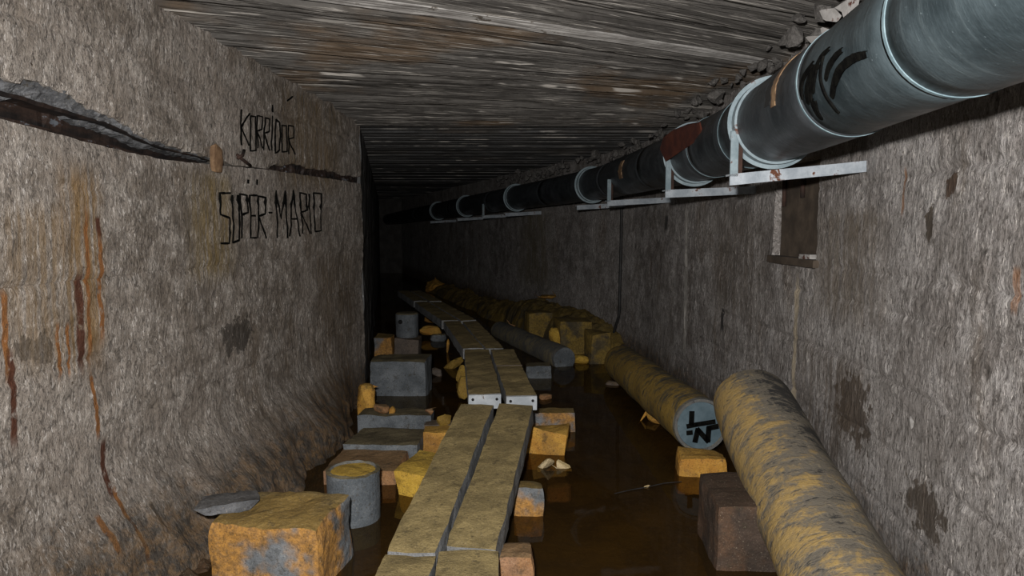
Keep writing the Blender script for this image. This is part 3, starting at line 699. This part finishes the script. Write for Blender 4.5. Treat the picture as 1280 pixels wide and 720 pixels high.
bracket(3.20, True, True, 'nearest pipe bracket, its long pale arm spotted with rust', 0.10, 0.12)
bracket(4.55, True, True, 'pipe bracket second from the camera with a strap round the pipe', 0.05, 0.15)
bracket(6.35, False, True, 'pipe bracket above the hanging black cable, arm and upright only')
bracket(7.75, True, False, 'pipe bracket just beyond the hanging black cable, pale half-hoop showing')
bracket(10.2, True, False, 'pipe bracket in the dark stretch, third hoop from the tunnel end')
bracket(11.3, False, True, 'pipe bracket in the dark stretch with an upright and no hoop')
bracket(12.8, True, False, 'pipe bracket in the dark stretch, second hoop from the tunnel end')
bracket(15.0, True, False, 'farthest pipe bracket, barely lit at the tunnel end')

# red rusty sheet above the pipe and torn flashing near the camera
def plate(name, pts, thick, mat, nrm, parent=None, wob=0.01):
    vs, fs = [], []; n = len(pts); nrm = Vector(nrm).normalized()
    for p in pts: vs.append(Vector(p) + nrm * wob * nz(p[0] * 20, p[1] * 20, p[2] * 20))
    for p in vs[:n]: vs.append(p + nrm * thick)
    fs = [tuple(range(n)), tuple(reversed(range(n, 2 * n)))] + [(i, i + n, (i + 1) % n + n, (i + 1) % n) for i in range(n)]
    return mesh_obj(name, vs, fs, mat, parent)
pts = [gy(px, py, 4.55 - (px - 825) / 52 * 0.70) for px, py in ((825, 186), (829, 172), (840, 164), (858, 157), (874, 154), (877, 166), (868, 178), (850, 190), (832, 202))]
tag(plate('rusted_sheet', pts, 0.012, M_redrust, (0.5, 0.3, 0.6)), 'red-rusted sheet hanging against the upper side of the overhead pipe', 'metal sheet')
fsh = empty('torn_flashing', gy(1050, 25, 2.85)); tag(fsh, 'jagged pale flaking flashing between ceiling and overhead pipe', 'flashing')
for poly in ([(1027, 12), (1043, 10), (1052, 20), (1048, 26), (1036, 24), (1032, 22)], [(1046, 8), (1058, 0), (1075, -6), (1072, 10), (1066, 22), (1058, 24), (1054, 14)],
             [(1010, 45), (1026, 44), (1030, 50), (1024, 56), (1016, 52)], [(1028, 34), (1040, 38), (1048, 34), (1046, 46), (1036, 52), (1030, 46)]):
    pts = [gy(px, py, 2.75 + 0.004 * (1075 - px)) - Vector(fsh.location) for px, py in poly]
    plate('flake', pts, 0.012, M_flake, (-0.3, 0.9, -0.1), fsh)

# hanging cable
Yc = find_y(780)
cpts = [Vector((wall_x(q) - 0.035, q, z)) for q, z in ((Yc, 2.0), (Yc, 1.75), (Yc - .005, 1.4), (Yc + .005, 1.0), (Yc + .01, 0.75), (Yc + .02, 0.52), (Yc + .10, 0.38), (Yc + .16, 0.26), (Yc + .2, 0.10), (Yc + .22, -0.10))]
vs, fs = tube([Vector(q) for q in smooth_path([tuple(c) for c in cpts], 4)], 0.017, 8)
tag(mesh_obj('hanging_cable', vs, fs, M_cable, smooth=True), 'thin black cable hanging down the right wall', 'cable')

# ------------------------------------------------------------------ lettering on the left wall
L = {'S': [[(1, 0), (0, 0), (0, .42), (.95, .5), (.95, 1), (0, 1)]], 'U': [[(0, 0), (.05, 1), (.9, .95), (.95, 0)]], 'P': [[(.05, 1), (0, 0), (1, .04), (1, .42), (0, .48)]],
     'E': [[(1, 0), (0, 0), (.05, 1), (1, 1)], [(0, .48), (.8, .48)]], 'R': [[(.05, 1), (0, 0), (.8, .04), (.85, .42), (.05, .48), (1, 1)]], '-': [[(0, .5), (1, .5)]],
     'M': [[(.1, 1), (0, 0), (.5, .58), (.9, 0), (1, 1)]], 'A': [[(0, 1), (.5, 0), (1, 1)], [(.2, .62), (.8, .62)]], 'I': [[(0, 0), (.2, 1)]],
     'O': [[(0, 0), (1, .02), (1, .98), (0, 1), (0, 0)]], 'K': [[(0, 0), (.1, 1)], [(1, .12), (.1, .5), (1, 1)]], 'D': [[(0, 0), (.1, 1), (.8, .9), (1, .5), (.75, .1), (0, 0)]], '|': [[(.5, 0), (.5, 1)]], '/': [[(1, 0), (0, 1)]]}
def wall_ribbon(pts, wd):
    q = []
    for a, b in zip(pts[:-1], pts[1:]):
        n = max(2, int((Vector(b) - Vector(a)).length / 0.02))
        q += [tuple(lerp(a[c], b[c], i / n) for c in (0, 1)) for i in range(n)]
    q.append(pts[-1]); vs, fs = [], []
    for i, (y, z) in enumerate(q):
        a, b = q[max(i - 1, 0)], q[min(i + 1, len(q) - 1)]; t = Vector((b[0] - a[0], b[1] - a[1])); t = t.normalized() if t.length > 1e-6 else Vector((1, 0))
        s = Vector((-t.y, t.x)); ww = wd * (0.9 + 0.5 * nz(y * 60, z * 60))
        for sg in (-.5, .5):
            yy, zz = y + s.x * ww * sg, z + s.y * ww * sg; d = dl(yy, zz)
            vs += [(-2.0 + d + 0.0075, yy, zz), (-2.0 + d - 0.012, yy, zz)]
    for i in range(len(q) - 1):
        a = i * 4; b = a + 4
        fs += [(a, a + 2, b + 2, b), (a, b, b + 1, a + 1), (a + 2, a + 3, b + 3, b + 2)]
    fs += [(0, 1, 3, 2)]; e = (len(q) - 1) * 4; fs += [(e, e + 2, e + 3, e + 1)]
    return vs, fs
def lettering(name, label, spec, wd):
    root = empty(name, (-2.0, 4.3, 1.3)); tag(root, label, 'graffiti')
    for chh, x0, x1, yt, yb_ in spec:
        allv, allf = [], []
        for st in L[chh]:
            pts = []
            for (u_, v_) in st:
                p = gx(240 + lerp(x0, x1, u_) / 3.6, 120 + lerp(yt, yb_, v_) / 3.6, -2.0); pts.append((p.y, p.z))
            vs, fs = wall_ribbon(pts, wd); n = len(allv)
            allv += [Vector(q) - root.location for q in vs]; allf += [tuple(n + i for i in f) for f in fs]
        mesh_obj('letter' if chh not in '-|/' else 'mark', allv, allf, M_ink, root)
lettering('wall_lettering', 'lower, larger line of black painted capitals below the thin crack', [('S', 122, 165, 437, 663), ('U', 176, 208, 445, 660), ('P', 214, 243, 440, 640), ('E', 254, 287, 447, 638), ('R', 294, 336, 450, 640), ('-', 343, 359, 520, 530),
    ('M', 376, 422, 428, 640), ('A', 430, 476, 425, 632), ('R', 486, 524, 435, 620), ('I', 527, 542, 440, 620), ('O', 548, 577, 436, 610), ('|', 245, 250, 376, 394), ('|', 288, 293, 376, 400)], 0.0125)
lettering('wall_lettering', 'upper, smaller line of black painted capitals above the thin crack', [('K', 212, 246, 60, 222), ('O', 254, 280, 90, 248), ('R', 288, 316, 88, 235), ('R', 322, 346, 98, 245), ('I', 354, 364, 90, 245), ('D', 370, 394, 104, 258), ('O', 402, 428, 132, 252), ('R', 436, 466, 132, 262),
    ('|', 350, 358, 40, 72), ('/', 426, 452, 2, 22)], 0.0095)

# ------------------------------------------------------------------ walkway of paired concrete planks
def plank(A, B, wd, th, label, group='walkway planks', seed=1, endplate=False, seam=None):
    """A, B: centre of the top face at near and far end"""
    A, B = Vector(A), Vector(B); d = B - A; ln = d.length
    vs, fs = rough_box(wd, ln, th, 1, 0.010, 0.007, 0.0, seed, step=0.045)
    o = mesh_obj('walkway_plank', [(q[0], q[1], q[2] - th) for q in vs], fs, M_slab)
    o.location = (A + B) / 2
    o.rotation_euler = (math.asin(d.z / ln), 0, math.atan2(-d.x, d.y))
    tag(o, label, 'walkway plank', group)
    if endplate:
        vs, fs = rough_box(wd * 0.99, 0.012, th * 0.92, 4, 0.003, 0.002, 0, seed)
        e = mesh_obj('end_plate', [(q[0], q[1] - ln / 2 - 0.004, q[2] - th * 0.98) for q in vs], fs, M_slab_end, o); e['label'] = 'pale painted end face'
        for sx in (-.36, .36):
            vs, fs = tube([(sx * wd, -ln / 2 - 0.014, -th * 0.35), (sx * wd, -ln / 2 - 0.006, -th * 0.35)], 0.009, 12); mesh_obj('bolt_hole', vs, fs, M_hole, e)
    if seam:
        vs, fs = rough_box(wd * 1.0, 0.012, 0.006, 4, 0.002, 0.001, 0, seed)
        mesh_obj('seam', [(q[0], q[1] + seam, q[2] - 0.001) for q in vs], fs, M_dark, o)
    return o
def plank_px(nl, nr, yn, Yn, fl, fr, yf, Yf, th, label, seed, **kw):
    """plank whose near edge spans nl..nr at depth Yn and whose far edge spans fl..fr at depth Yf"""
    a = (gy(nl, yn, Yn) + gy(nr, yn, Yn)) / 2; b = (gy(fl, yf, Yf) + gy(fr, yf, Yf)) / 2
    wd = ((gy(nr, yn, Yn) - gy(nl, yn, Yn)).length + (gy(fr, yf, Yf) - gy(fl, yf, Yf)).length) / 2
    return plank(a, b, wd * 0.985, th, label, seed=seed, **kw)
plank_px(436, 520, 775, 2.12, 484, 543, 692, 2.62, 0.13, 'nearest left walkway plank, cut off by the bottom of the picture', 1)
plank_px(530, 628, 775, 2.12, 550, 622, 687, 2.62, 0.13, 'nearest right walkway plank, cut off by the bottom of the picture', 2)
plank_px(481, 546, 690, 2.64, 575, 617, 505, 4.20, 0.12, 'long olive-crusted left walkway plank in the foreground pair', 3)
plank_px(556, 622, 684, 2.66, 624, 667, 505, 4.20, 0.13, 'long olive-crusted right walkway plank in the foreground pair', 4)
plank_px(585, 627, 492, 4.26, 580, 611, 436, 5.72, 0.10, 'left walkway plank with a pale blue end face', 5, endplate=True)
plank_px(631, 673, 494, 4.26, 614, 641, 436, 5.72, 0.10, 'right walkway plank with a pale end face and two bolt holes', 6, endplate=True, seam=0.1)
plank_px(579, 605, 435, 5.76, 554, 575, 401, 7.45, 0.10, 'left walkway plank in the third pair beyond the pale end faces', 7)
plank_px(607, 630, 435, 5.76, 577, 597, 401, 7.45, 0.10, 'right walkway plank in the third pair beyond the pale end faces', 8)
plank_px(552, 573, 400, 7.5, 518, 535, 377, 9.4, 0.10, 'left walkway plank where the path bends into the dark', 9)
plank_px(576, 596, 400, 7.5, 537, 553, 377, 9.4, 0.10, 'right walkway plank where the path bends into the dark', 10)
plank_px(517, 534, 376, 9.45, 497, 511, 363, 11.4, 0.10, 'farthest left walkway plank, almost lost in the dark', 11)
plank_px(537, 552, 376, 9.45, 513, 526, 363, 11.4, 0.10, 'farthest right walkway plank, almost lost in the dark', 12)

# ------------------------------------------------------------------ blocks and stones
def block(name, label, cat, px0, px1, pyb, h, depth, mat, seed, rotz=None, z0=0.0, rad=0.015, amp=0.010, jit=0.04, sink=0.12, n=8, group=None):
    """block whose visible foot runs from px0 to px1 along row pyb at height z0"""
    a, b = gz(px0, pyb, z0), gz(px1, pyb, z0); wd = (b - a).length
    dr_ = math.radians(YAW) if rotz is None else math.radians(rotz)
    if z0 > 0.01: sink = 0
    c = (a + b) / 2 + Vector((-math.sin(dr_), math.cos(dr_), 0)) * depth / 2
    vs, fs = rough_box(wd, depth, h + sink, n, rad, amp, jit, seed)
    o = mesh_obj(name, vs, fs, mat, loc=(c.x, c.y, z0 - sink), rotz=dr_); return tag(o, label, cat, group)
def stone(name, label, px0, px1, pyb, h, depth, mat, seed, rotz=0.0, z0=0.0, sink=0.03, cat='stone', group=None, n=16):
    a, b = gz(px0, pyb, z0), gz(px1, pyb, z0); wd = (b - a).length; c = (a + b) / 2 + Vector((0, depth / 2, 0))
    vs, fs = rock(wd * 1.06, depth, h + sink, seed, n)
    return tag(mesh_obj(name, vs, fs, mat, loc=(c.x, c.y, z0 - sink), rotz=math.radians(rotz)), label, cat, group)

# left of the walkway
block('concrete_block', 'big grey block with ochre crust beside the left wall, nearest the camera', 'concrete block', 258, 404, 738, 0.295, 0.36, M_bigblock, 21, rotz=-3, rad=0.02, amp=0.012, jit=0.03, n=14)
vs, fs = rough_box(0.24, 0.13, 0.04, 7, 0.006, 0.014, 0.12, 311)
c = gz(280, 632, 0.31); tag(mesh_obj('concrete_fragment', vs, fs, M_mortar, loc=(c.x + 0.0, c.y + 0.04, 0.285), rotz=0.5), 'broken dark grey fragment leaning on the crusted block by the left wall', 'rubble')
# concrete core with yellow top
c = gz(432, 660, 0) + Vector((0, 0.13, 0))
core = empty('concrete_core', (c.x, c.y, 0)); tag(core, 'round grey concrete core with a yellow mossy top', 'concrete core')
vs, fs = tube([(0, 0, z) for z in frange(-0.12, 0.255, 0.05)], 0.138, 40, True, 0.006, 3.0); mesh_obj('body', vs, fs, M_grey, core)
rr = [(0.138, 0.235), (0.141, 0.262), (0.122, 0.268), (0.112, 0.25)]
vs = [(r * math.cos(2 * math.pi * k_ / 40), r * math.sin(2 * math.pi * k_ / 40), z + 0.006 * nz(k_ * .5, r * 30)) for k_ in range(40) for (r, z) in rr]
fs = [(k_ * 4 + j, ((k_ + 1) % 40) * 4 + j, ((k_ + 1) % 40) * 4 + j + 1, k_ * 4 + j + 1) for k_ in range(40) for j in range(3)]
mesh_obj('rim', vs, fs, M_grey, core)
vs = [(0, 0, 0.268)] + [(r * math.cos(a_), r * math.sin(a_), 0.262 - r * 0.05 + 0.006 * nz(r * 30, a_)) for r in (0.05, 0.09, 0.118) for a_ in [2 * math.pi * k_ / 32 for k_ in range(32)]]
fs = [(0, 1 + k_, 1 + (k_ + 1) % 32) for k_ in range(32)] + [(1 + q * 32 + k_, 1 + (q + 1) * 32 + k_, 1 + (q + 1) * 32 + (k_ + 1) % 32, 1 + q * 32 + (k_ + 1) % 32) for q in range(2) for k_ in range(32)]
o = mesh_obj('moss_top', vs, fs, M_yellow, core); o['label'] = 'yellow mossy crust'
block('concrete_slab', 'low reddish-brown slab behind the round concrete core', 'concrete slab', 400, 497, 606, 0.08, 0.42, M_brick, 22, rotz=3, n=10)
block('concrete_block', 'yellow block half under the left foreground plank', 'concrete block', 492, 556, 622, 0.16, 0.35, M_yellow, 23, rotz=-8, jit=0.08)
block('concrete_slab', 'flat grey slab with a brown top, second behind the round core', 'concrete slab', 430, 521, 578, 0.115, 0.40, M_grey, 24, rotz=3, n=10)
block('concrete_slab', 'long narrow grey slab carrying pebbles by the wall corner', 'concrete slab', 447, 539, 541, 0.135, 0.22, M_grey, 25, n=10, jit=0.02)
block('concrete_slab', 'dark thin slab running under the walkway planks', 'concrete slab', 528, 600, 546, 0.09, 0.12, M_dark, 26, rotz=6)
block('ochre_block', 'bright ochre block under the left foreground plank', 'concrete block', 527, 572, 568, 0.15, 0.16, M_orange, 27, jit=0.03)
stone('stone', 'yellow stone in the wall corner at the end of the pebbled slab', 444, 466, 524, 0.27, 0.16, M_orange, 51, sink=0.1)
stone('pebble', 'brown pebble in the corner end of the narrow grey slab', 466, 484, 519, 0.075, 0.09, M_brick, 52, z0=0.13, sink=0.004)
stone('pebble', 'tan pebble midway along the narrow grey slab', 485, 499, 518, 0.055, 0.07, M_orange, 53, z0=0.13, sink=0.004)
stone('pebble', 'pinkish pebble on the walkway end of the narrow grey slab', 530, 545, 519, 0.05, 0.06, M_brick, 54, z0=0.13, sink=0.004)
stone('stone', 'small yellow pointed stone on the dark thin slab', 545, 561, 536, 0.10, 0.08, M_yellow, 55, z0=0.07, sink=0.004, n=9)
block('concrete_block', 'large pale grey block standing in water past the wall corner', 'concrete block', 462, 534, 495, 0.33, 0.34, M_grey, 28, rotz=5, rad=0.03, n=10, jit=0.02)
block('concrete_block', 'grey block with an ochre edge behind the large pale block', 'concrete block', 468, 490, 449, 0.26, 0.25, M_bigblock, 29)
o = block('concrete_block', 'squat brownish-grey block carrying the small upright drum', 'concrete block', 492, 523, 449, 0.235, 0.28, M_dark, 30)
c = Vector(o.location); c.z = 0.245
dm = empty('concrete_drum', c); tag(dm, 'small upright concrete drum with a dark hole', 'concrete drum')
vs, fs = tube([(0, 0, z) for z in (0, .03, .1, .2, .27, .285)], [.125, .132, .130, .132, .130, .118], 28, True, 0.008, 9.0); mesh_obj('body', vs, fs, M_grey, dm, smooth=False)
vs, fs = tube([(-0.05, -0.136, 0.19), (-0.045, -0.118, 0.19)], 0.026, 14); mesh_obj('hole', vs, fs, M_hole, dm)
stone('stone', 'ochre stone beyond the drum beside the bending walkway', 524, 552, 424, 0.17, 0.2, M_orange, 56)
stone('stone', 'small grey stone touching the bending walkway', 537, 556, 427, 0.10, 0.14, M_grey, 57)
stone('stone', 'faint ochre stone farthest back on the left of the walkway', 530, 546, 405, 0.13, 0.15, M_orange, 58)
stone('stone', 'bright yellow wedge stone left of the planks with pale end faces', 552, 577, 462, 0.13, 0.16, M_yellow, 59, n=10)
stone('stone', 'yellow upright stone against the left plank, behind another yellow stone', 566, 584, 478, 0.17, 0.13, M_yellow, 60)
stone('stone', 'yellow upright stone touching the pale end of the left plank', 571, 586, 502, 0.22, 0.12, M_yellow, 61)
stone('stone', 'dull brown stone in the water beside the large pale block', 533, 551, 471, 0.10, 0.12, M_dark, 62)
stone('stone', 'orange stone tucked under the third plank pair', 556, 566, 441, 0.16, 0.12, M_orange, 63)

# right of the walkway
block('concrete_block', 'flat ochre-ended block sticking out right of the foreground planks', 'concrete block', 655, 721, 540, 0.15, 0.14, M_bigblock, 31, jit=0.03)
block('ochre_block', 'ochre wedge-shaped block right of the long foreground plank', 'concrete block', 655, 706, 568, 0.17, 0.16, M_orange, 32, rotz=-6, jit=0.10)
stone('stone', 'pale stone lying in the water right of the walkway, nearer the planks', 671, 692, 587, 0.07, 0.07, M_pale, 64, n=10)
stone('stone', 'pale long stone lying in the water right of the walkway, farther from the planks', 689, 714, 587, 0.05, 0.06, M_pale, 65, n=9)
block('concrete_block', 'small grey block with a pinkish top beside the long right plank', 'concrete block', 641, 678, 645, 0.155, 0.14, M_bigblock, 33, jit=0.07)
block('concrete_block', 'reddish block peeping out beside the nearest right plank', 'concrete block', 612, 668, 742, 0.155, 0.16, M_brick, 34, jit=0.06)
block('flat_stone', 'flat stone just under the water right of the walkway', 'stone', 684, 714, 630, 0.12, 0.16, M_brick, 91, z0=-0.14, rad=0.03, jit=0.1, sink=0.0)
stone('pebble', 'small brown pebble beside the pale-ended right plank', 674, 690, 500, 0.05, 0.07, M_brick, 67)
stone('pebble', 'tiny pale pebble alone in the open water', 805, 813, 610, 0.018, 0.03, M_pale, 68, sink=0.012)
tw = [gz(*q, z=0.004) for q in ((768, 617), (790, 612), (808, 609), (830, 604), (852, 602))]
vs, fs = tube(tw, [0.002, 0.003, 0.003, 0.003, 0.002], 6); tag(mesh_obj('twig', vs, fs, M_cable), 'thin dark twig floating on the open water', 'twig')
block('ochre_block', 'ochre block under the capped end of the mossy pipe', 'concrete block', 846, 910, 598, 0.125, 0.20, M_orange, 35, rotz=-3, jit=0.09, rad=0.03)
stone('stone', 'ochre stone under the middle of the mossy pipe', 800, 842, 531, 0.10, 0.14, M_orange, 69)
stone('stone', 'small dark stone beside the far end of the mossy pipe', 757, 777, 482, 0.05, 0.1, M_dark, 70)
block('concrete_block', 'tall wet brown block beside the nearest floor pipe', 'concrete block', 897, 975, 716, 0.31, 0.42, M_brown, 36, rotz=4, rad=0.02, jit=0.03, n=10)
a = Vector((1.02, 3.72, 0)); vs, fs = rough_box(0.26, 0.22, 0.40, 6, 0.015, 0.01, 0.02, 37)
tag(mesh_obj('concrete_block', vs, fs, M_dark, loc=(a.x, a.y, -0.12)), 'block hidden under the raised far end of the nearest floor pipe', 'concrete block')
block('concrete_block', 'bluish-grey block beside the far grey pipe end', 'concrete block', 658, 689, 473, 0.13, 0.18, M_grey, 38)

# rubble along the foot of the left wall
ysb = frange(1.2, 5.9, 0.028); vs = []; NB = 26
for y in ysb:
    for j in range(NB):
        s = j / (NB - 1); x = -2.05 + (0.60 if y < 2.9 else max(0.26, 0.60 - 0.4 * (y - 2.9))) * s
        prof = (0.17 if y < 3 else 0.12) * (1 - s) ** 1.4 - 0.07 + 0.05 * nz(y * 2.1, 3.3)
        h = prof + 0.075 * nz(x * 6, y * 6, 1) + 0.04 * nz(x * 17, y * 17, 2) + 0.03 * abs(nz(x * 30, y * 30, 5))
        if s > 0.9: h = lerp(h, -0.16, (s - 0.9) / 0.1)
        vs.append((x, y, h))
bk = mesh_obj('rubble_bank', vs, grid_faces(len(ysb), NB), M_bank); bk['kind'] = 'stuff'; tag(bk, 'dark wet rubble heaped along the foot of the left wall', 'rubble')

# ------------------------------------------------------------------ pipes lying on the floor
def floor_pipe(name, label, A, B, r, mat, cap_mat, wob=0.004, sagn=16, seamys=()):
    """A near centre, B far centre; local Y runs along the pipe"""
    A, B = Vector(A), Vector(B); d = B - A; ln = d.length
    e = empty(name, A); tag(e, label, 'pipe'); e.rotation_euler = (math.asin(d.z / ln), 0, math.atan2(-d.x, d.y))
    path = [(0, s, 0.006 * nz(s * 1.3, r)) for s in frange(0.0, ln, 0.06)]
    rads = [r + 0.006 * nz(s[1] * 3, 7.7) for s in path]; rads[0] = rads[0] - 0.006; rads[-1] -= 0.006
    vs, fs = tube(path, rads, 48, True, wob, r * 31); mesh_obj('lagging', vs, fs, mat, e, smooth=False)
    for s in seamys:
        vs, fs = tube([(0, s - .012, 0), (0, s - .005, 0), (0, s + .005, 0), (0, s + .012, 0)], [r * .97, r + 0.004, r + 0.004, r * .97], 48, True, wob, r * 31); mesh_obj('wrap_seam', vs, fs, mat, e)
    return e, ln
Y1, Y2 = 3.93, 2.75
B = gy(938, 502, Y1); A = gy(1040, 706, Y2); d = B - A; A2 = A - d * 0.42
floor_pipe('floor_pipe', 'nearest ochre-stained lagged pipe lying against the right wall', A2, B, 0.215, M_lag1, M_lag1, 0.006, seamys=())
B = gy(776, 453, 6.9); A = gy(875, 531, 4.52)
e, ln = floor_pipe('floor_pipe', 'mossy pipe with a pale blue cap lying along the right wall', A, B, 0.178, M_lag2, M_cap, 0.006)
vs, fs = tube([(0, -0.010, 0), (0, 0.004, 0)], 0.172, 48); o = mesh_obj('end_cap', vs, fs, M_cap, e); o['label'] = 'pale blue end cap'
rg = [(0.155, -0.012), (0.158, -0.02), (0.176, -0.02), (0.181, 0.01)]
vs = [(r * math.cos(2 * math.pi * k_ / 48), y, r * math.sin(2 * math.pi * k_ / 48)) for k_ in range(48) for (r, y) in rg]
fs = [(k_ * 4 + j, k_ * 4 + j + 1, ((k_ + 1) % 48) * 4 + j + 1, ((k_ + 1) % 48) * 4 + j) for k_ in range(48) for j in range(3)]
mesh_obj('cap_rim', vs, fs, M_lag3, e)
def capstroke(pts, wd):
    vs, fs = [], []
    for (x0, z0), (x1, z1) in zip(pts[:-1], pts[1:]):
        t = Vector((x1 - x0, z1 - z0)).normalized(); s = Vector((-t.y, t.x)) * wd / 2; t = t * wd * 0.3; n = len(vs)
        for yy in (-0.0155, -0.006):
            vs += [(x0 - t.x + s.x, yy, z0 - t.y + s.y), (x1 + t.x + s.x, yy, z1 + t.y + s.y), (x1 + t.x - s.x, yy, z1 + t.y - s.y), (x0 - t.x - s.x, yy, z0 - t.y - s.y)]
        fs += [(n, n + 1, n + 2, n + 3), (n + 7, n + 6, n + 5, n + 4)] + [(n + q, n + 4 + q, n + 4 + (q + 1) % 4, n + (q + 1) % 4) for q in range(4)]
    o = mesh_obj('painted_mark', vs, fs, M_ink, e); o['label'] = 'black painted mark'
capstroke([(-0.060, 0.085), (-0.062, 0.01)], 0.034); capstroke([(-0.085, -0.005), (-0.03, 0.005), (0.09, 0.022)], 0.030)
capstroke([(-0.085, -0.05), (-0.062, -0.048)], 0.03); capstroke([(-0.035, -0.105), (-0.018, -0.03), (0.05, -0.105), (0.055, -0.02), (0.11, -0.01)], 0.034)
B = gy(624, 413, 9.6); A = gy(705, 449, 7.45)
e, ln = floor_pipe('floor_pipe', 'far grey pipe lying across the water towards the walkway', A, B, 0.135, M_lag3, M_cap, 0.006)
vs, fs = tube([(0, -0.012, 0), (0, 0.004, 0)], 0.128, 36); o = mesh_obj('end_cap', vs, fs, M_grey, e)

# ------------------------------------------------------------------ crusted ledge and far rubble by the right wall
ysb = frange(7.9, 15.8, 0.05); vs = []; NB = 20
for y in ysb:
    wd = (0.62 + 0.12 * nz(y * 1.1, 2)) * min(1, (y - 7.7) / 0.8); hh = (0.44 if y < 10 else max(0.16, 0.44 - 0.12 * (y - 10))) + 0.10 * nz(y * 1.3, 5)
    hh *= min(1, 0.45 + (y - 7.9) / 1.5); 
    for j in range(NB):
        s = j / (NB - 1); x = wall_x(y) + 0.06 - (wd + 0.06) * s
        h = hh * (1 - s ** 5) + (0.05 * nz(x * 5, y * 5, 1) + 0.03 * nz(x * 15, y * 15, 2)) - 0.12 * s ** 5
        vs.append((x, y, h))
tag(mesh_obj('concrete_ledge', vs, [tuple(reversed(f)) for f in grid_faces(len(ysb), NB)], M_ledge), 'yellow-crusted ledge along the foot of the far right wall', 'ledge')
block('concrete_block', 'brown crusted block in front of the far ledge', 'concrete block', 700, 741, 443, 0.42, 0.35, M_ledge, 39, rotz=20, rad=0.03)
block('concrete_block', 'narrow yellow-brown block between the far ledge and the mossy pipe', 'concrete block', 737, 764, 455, 0.36, 0.25, M_ledge, 40, rotz=20, rad=0.03, jit=0.06)
block('concrete_block', 'dark block with a yellow patch behind the far grey pipe', 'concrete block', 660, 692, 428, 0.42, 0.3, M_ledge, 42, rotz=20, rad=0.03)
stone('stone', 'yellow stone in front of the brown crusted block', 686, 704, 444, 0.32, 0.16, M_yellow, 71)
stone('stone', 'flat ochre stone lying on top of the far ledge', 667, 696, 374, 0.10, 0.25, M_orange, 72, z0=0.5)
stone('stone', 'small yellow stone at the water in front of the narrow yellow-brown block', 715, 742, 455, 0.09, 0.12, M_yellow, 73)
stone('stone', 'lone brown stone in the darkness near the tunnel end', 530, 553, 366, 0.34, 0.4, M_orange, 74)
stone('stone', 'reddish stone behind the far end of the grey pipe', 632, 646, 413, 0.17, 0.15, M_brick, 75)
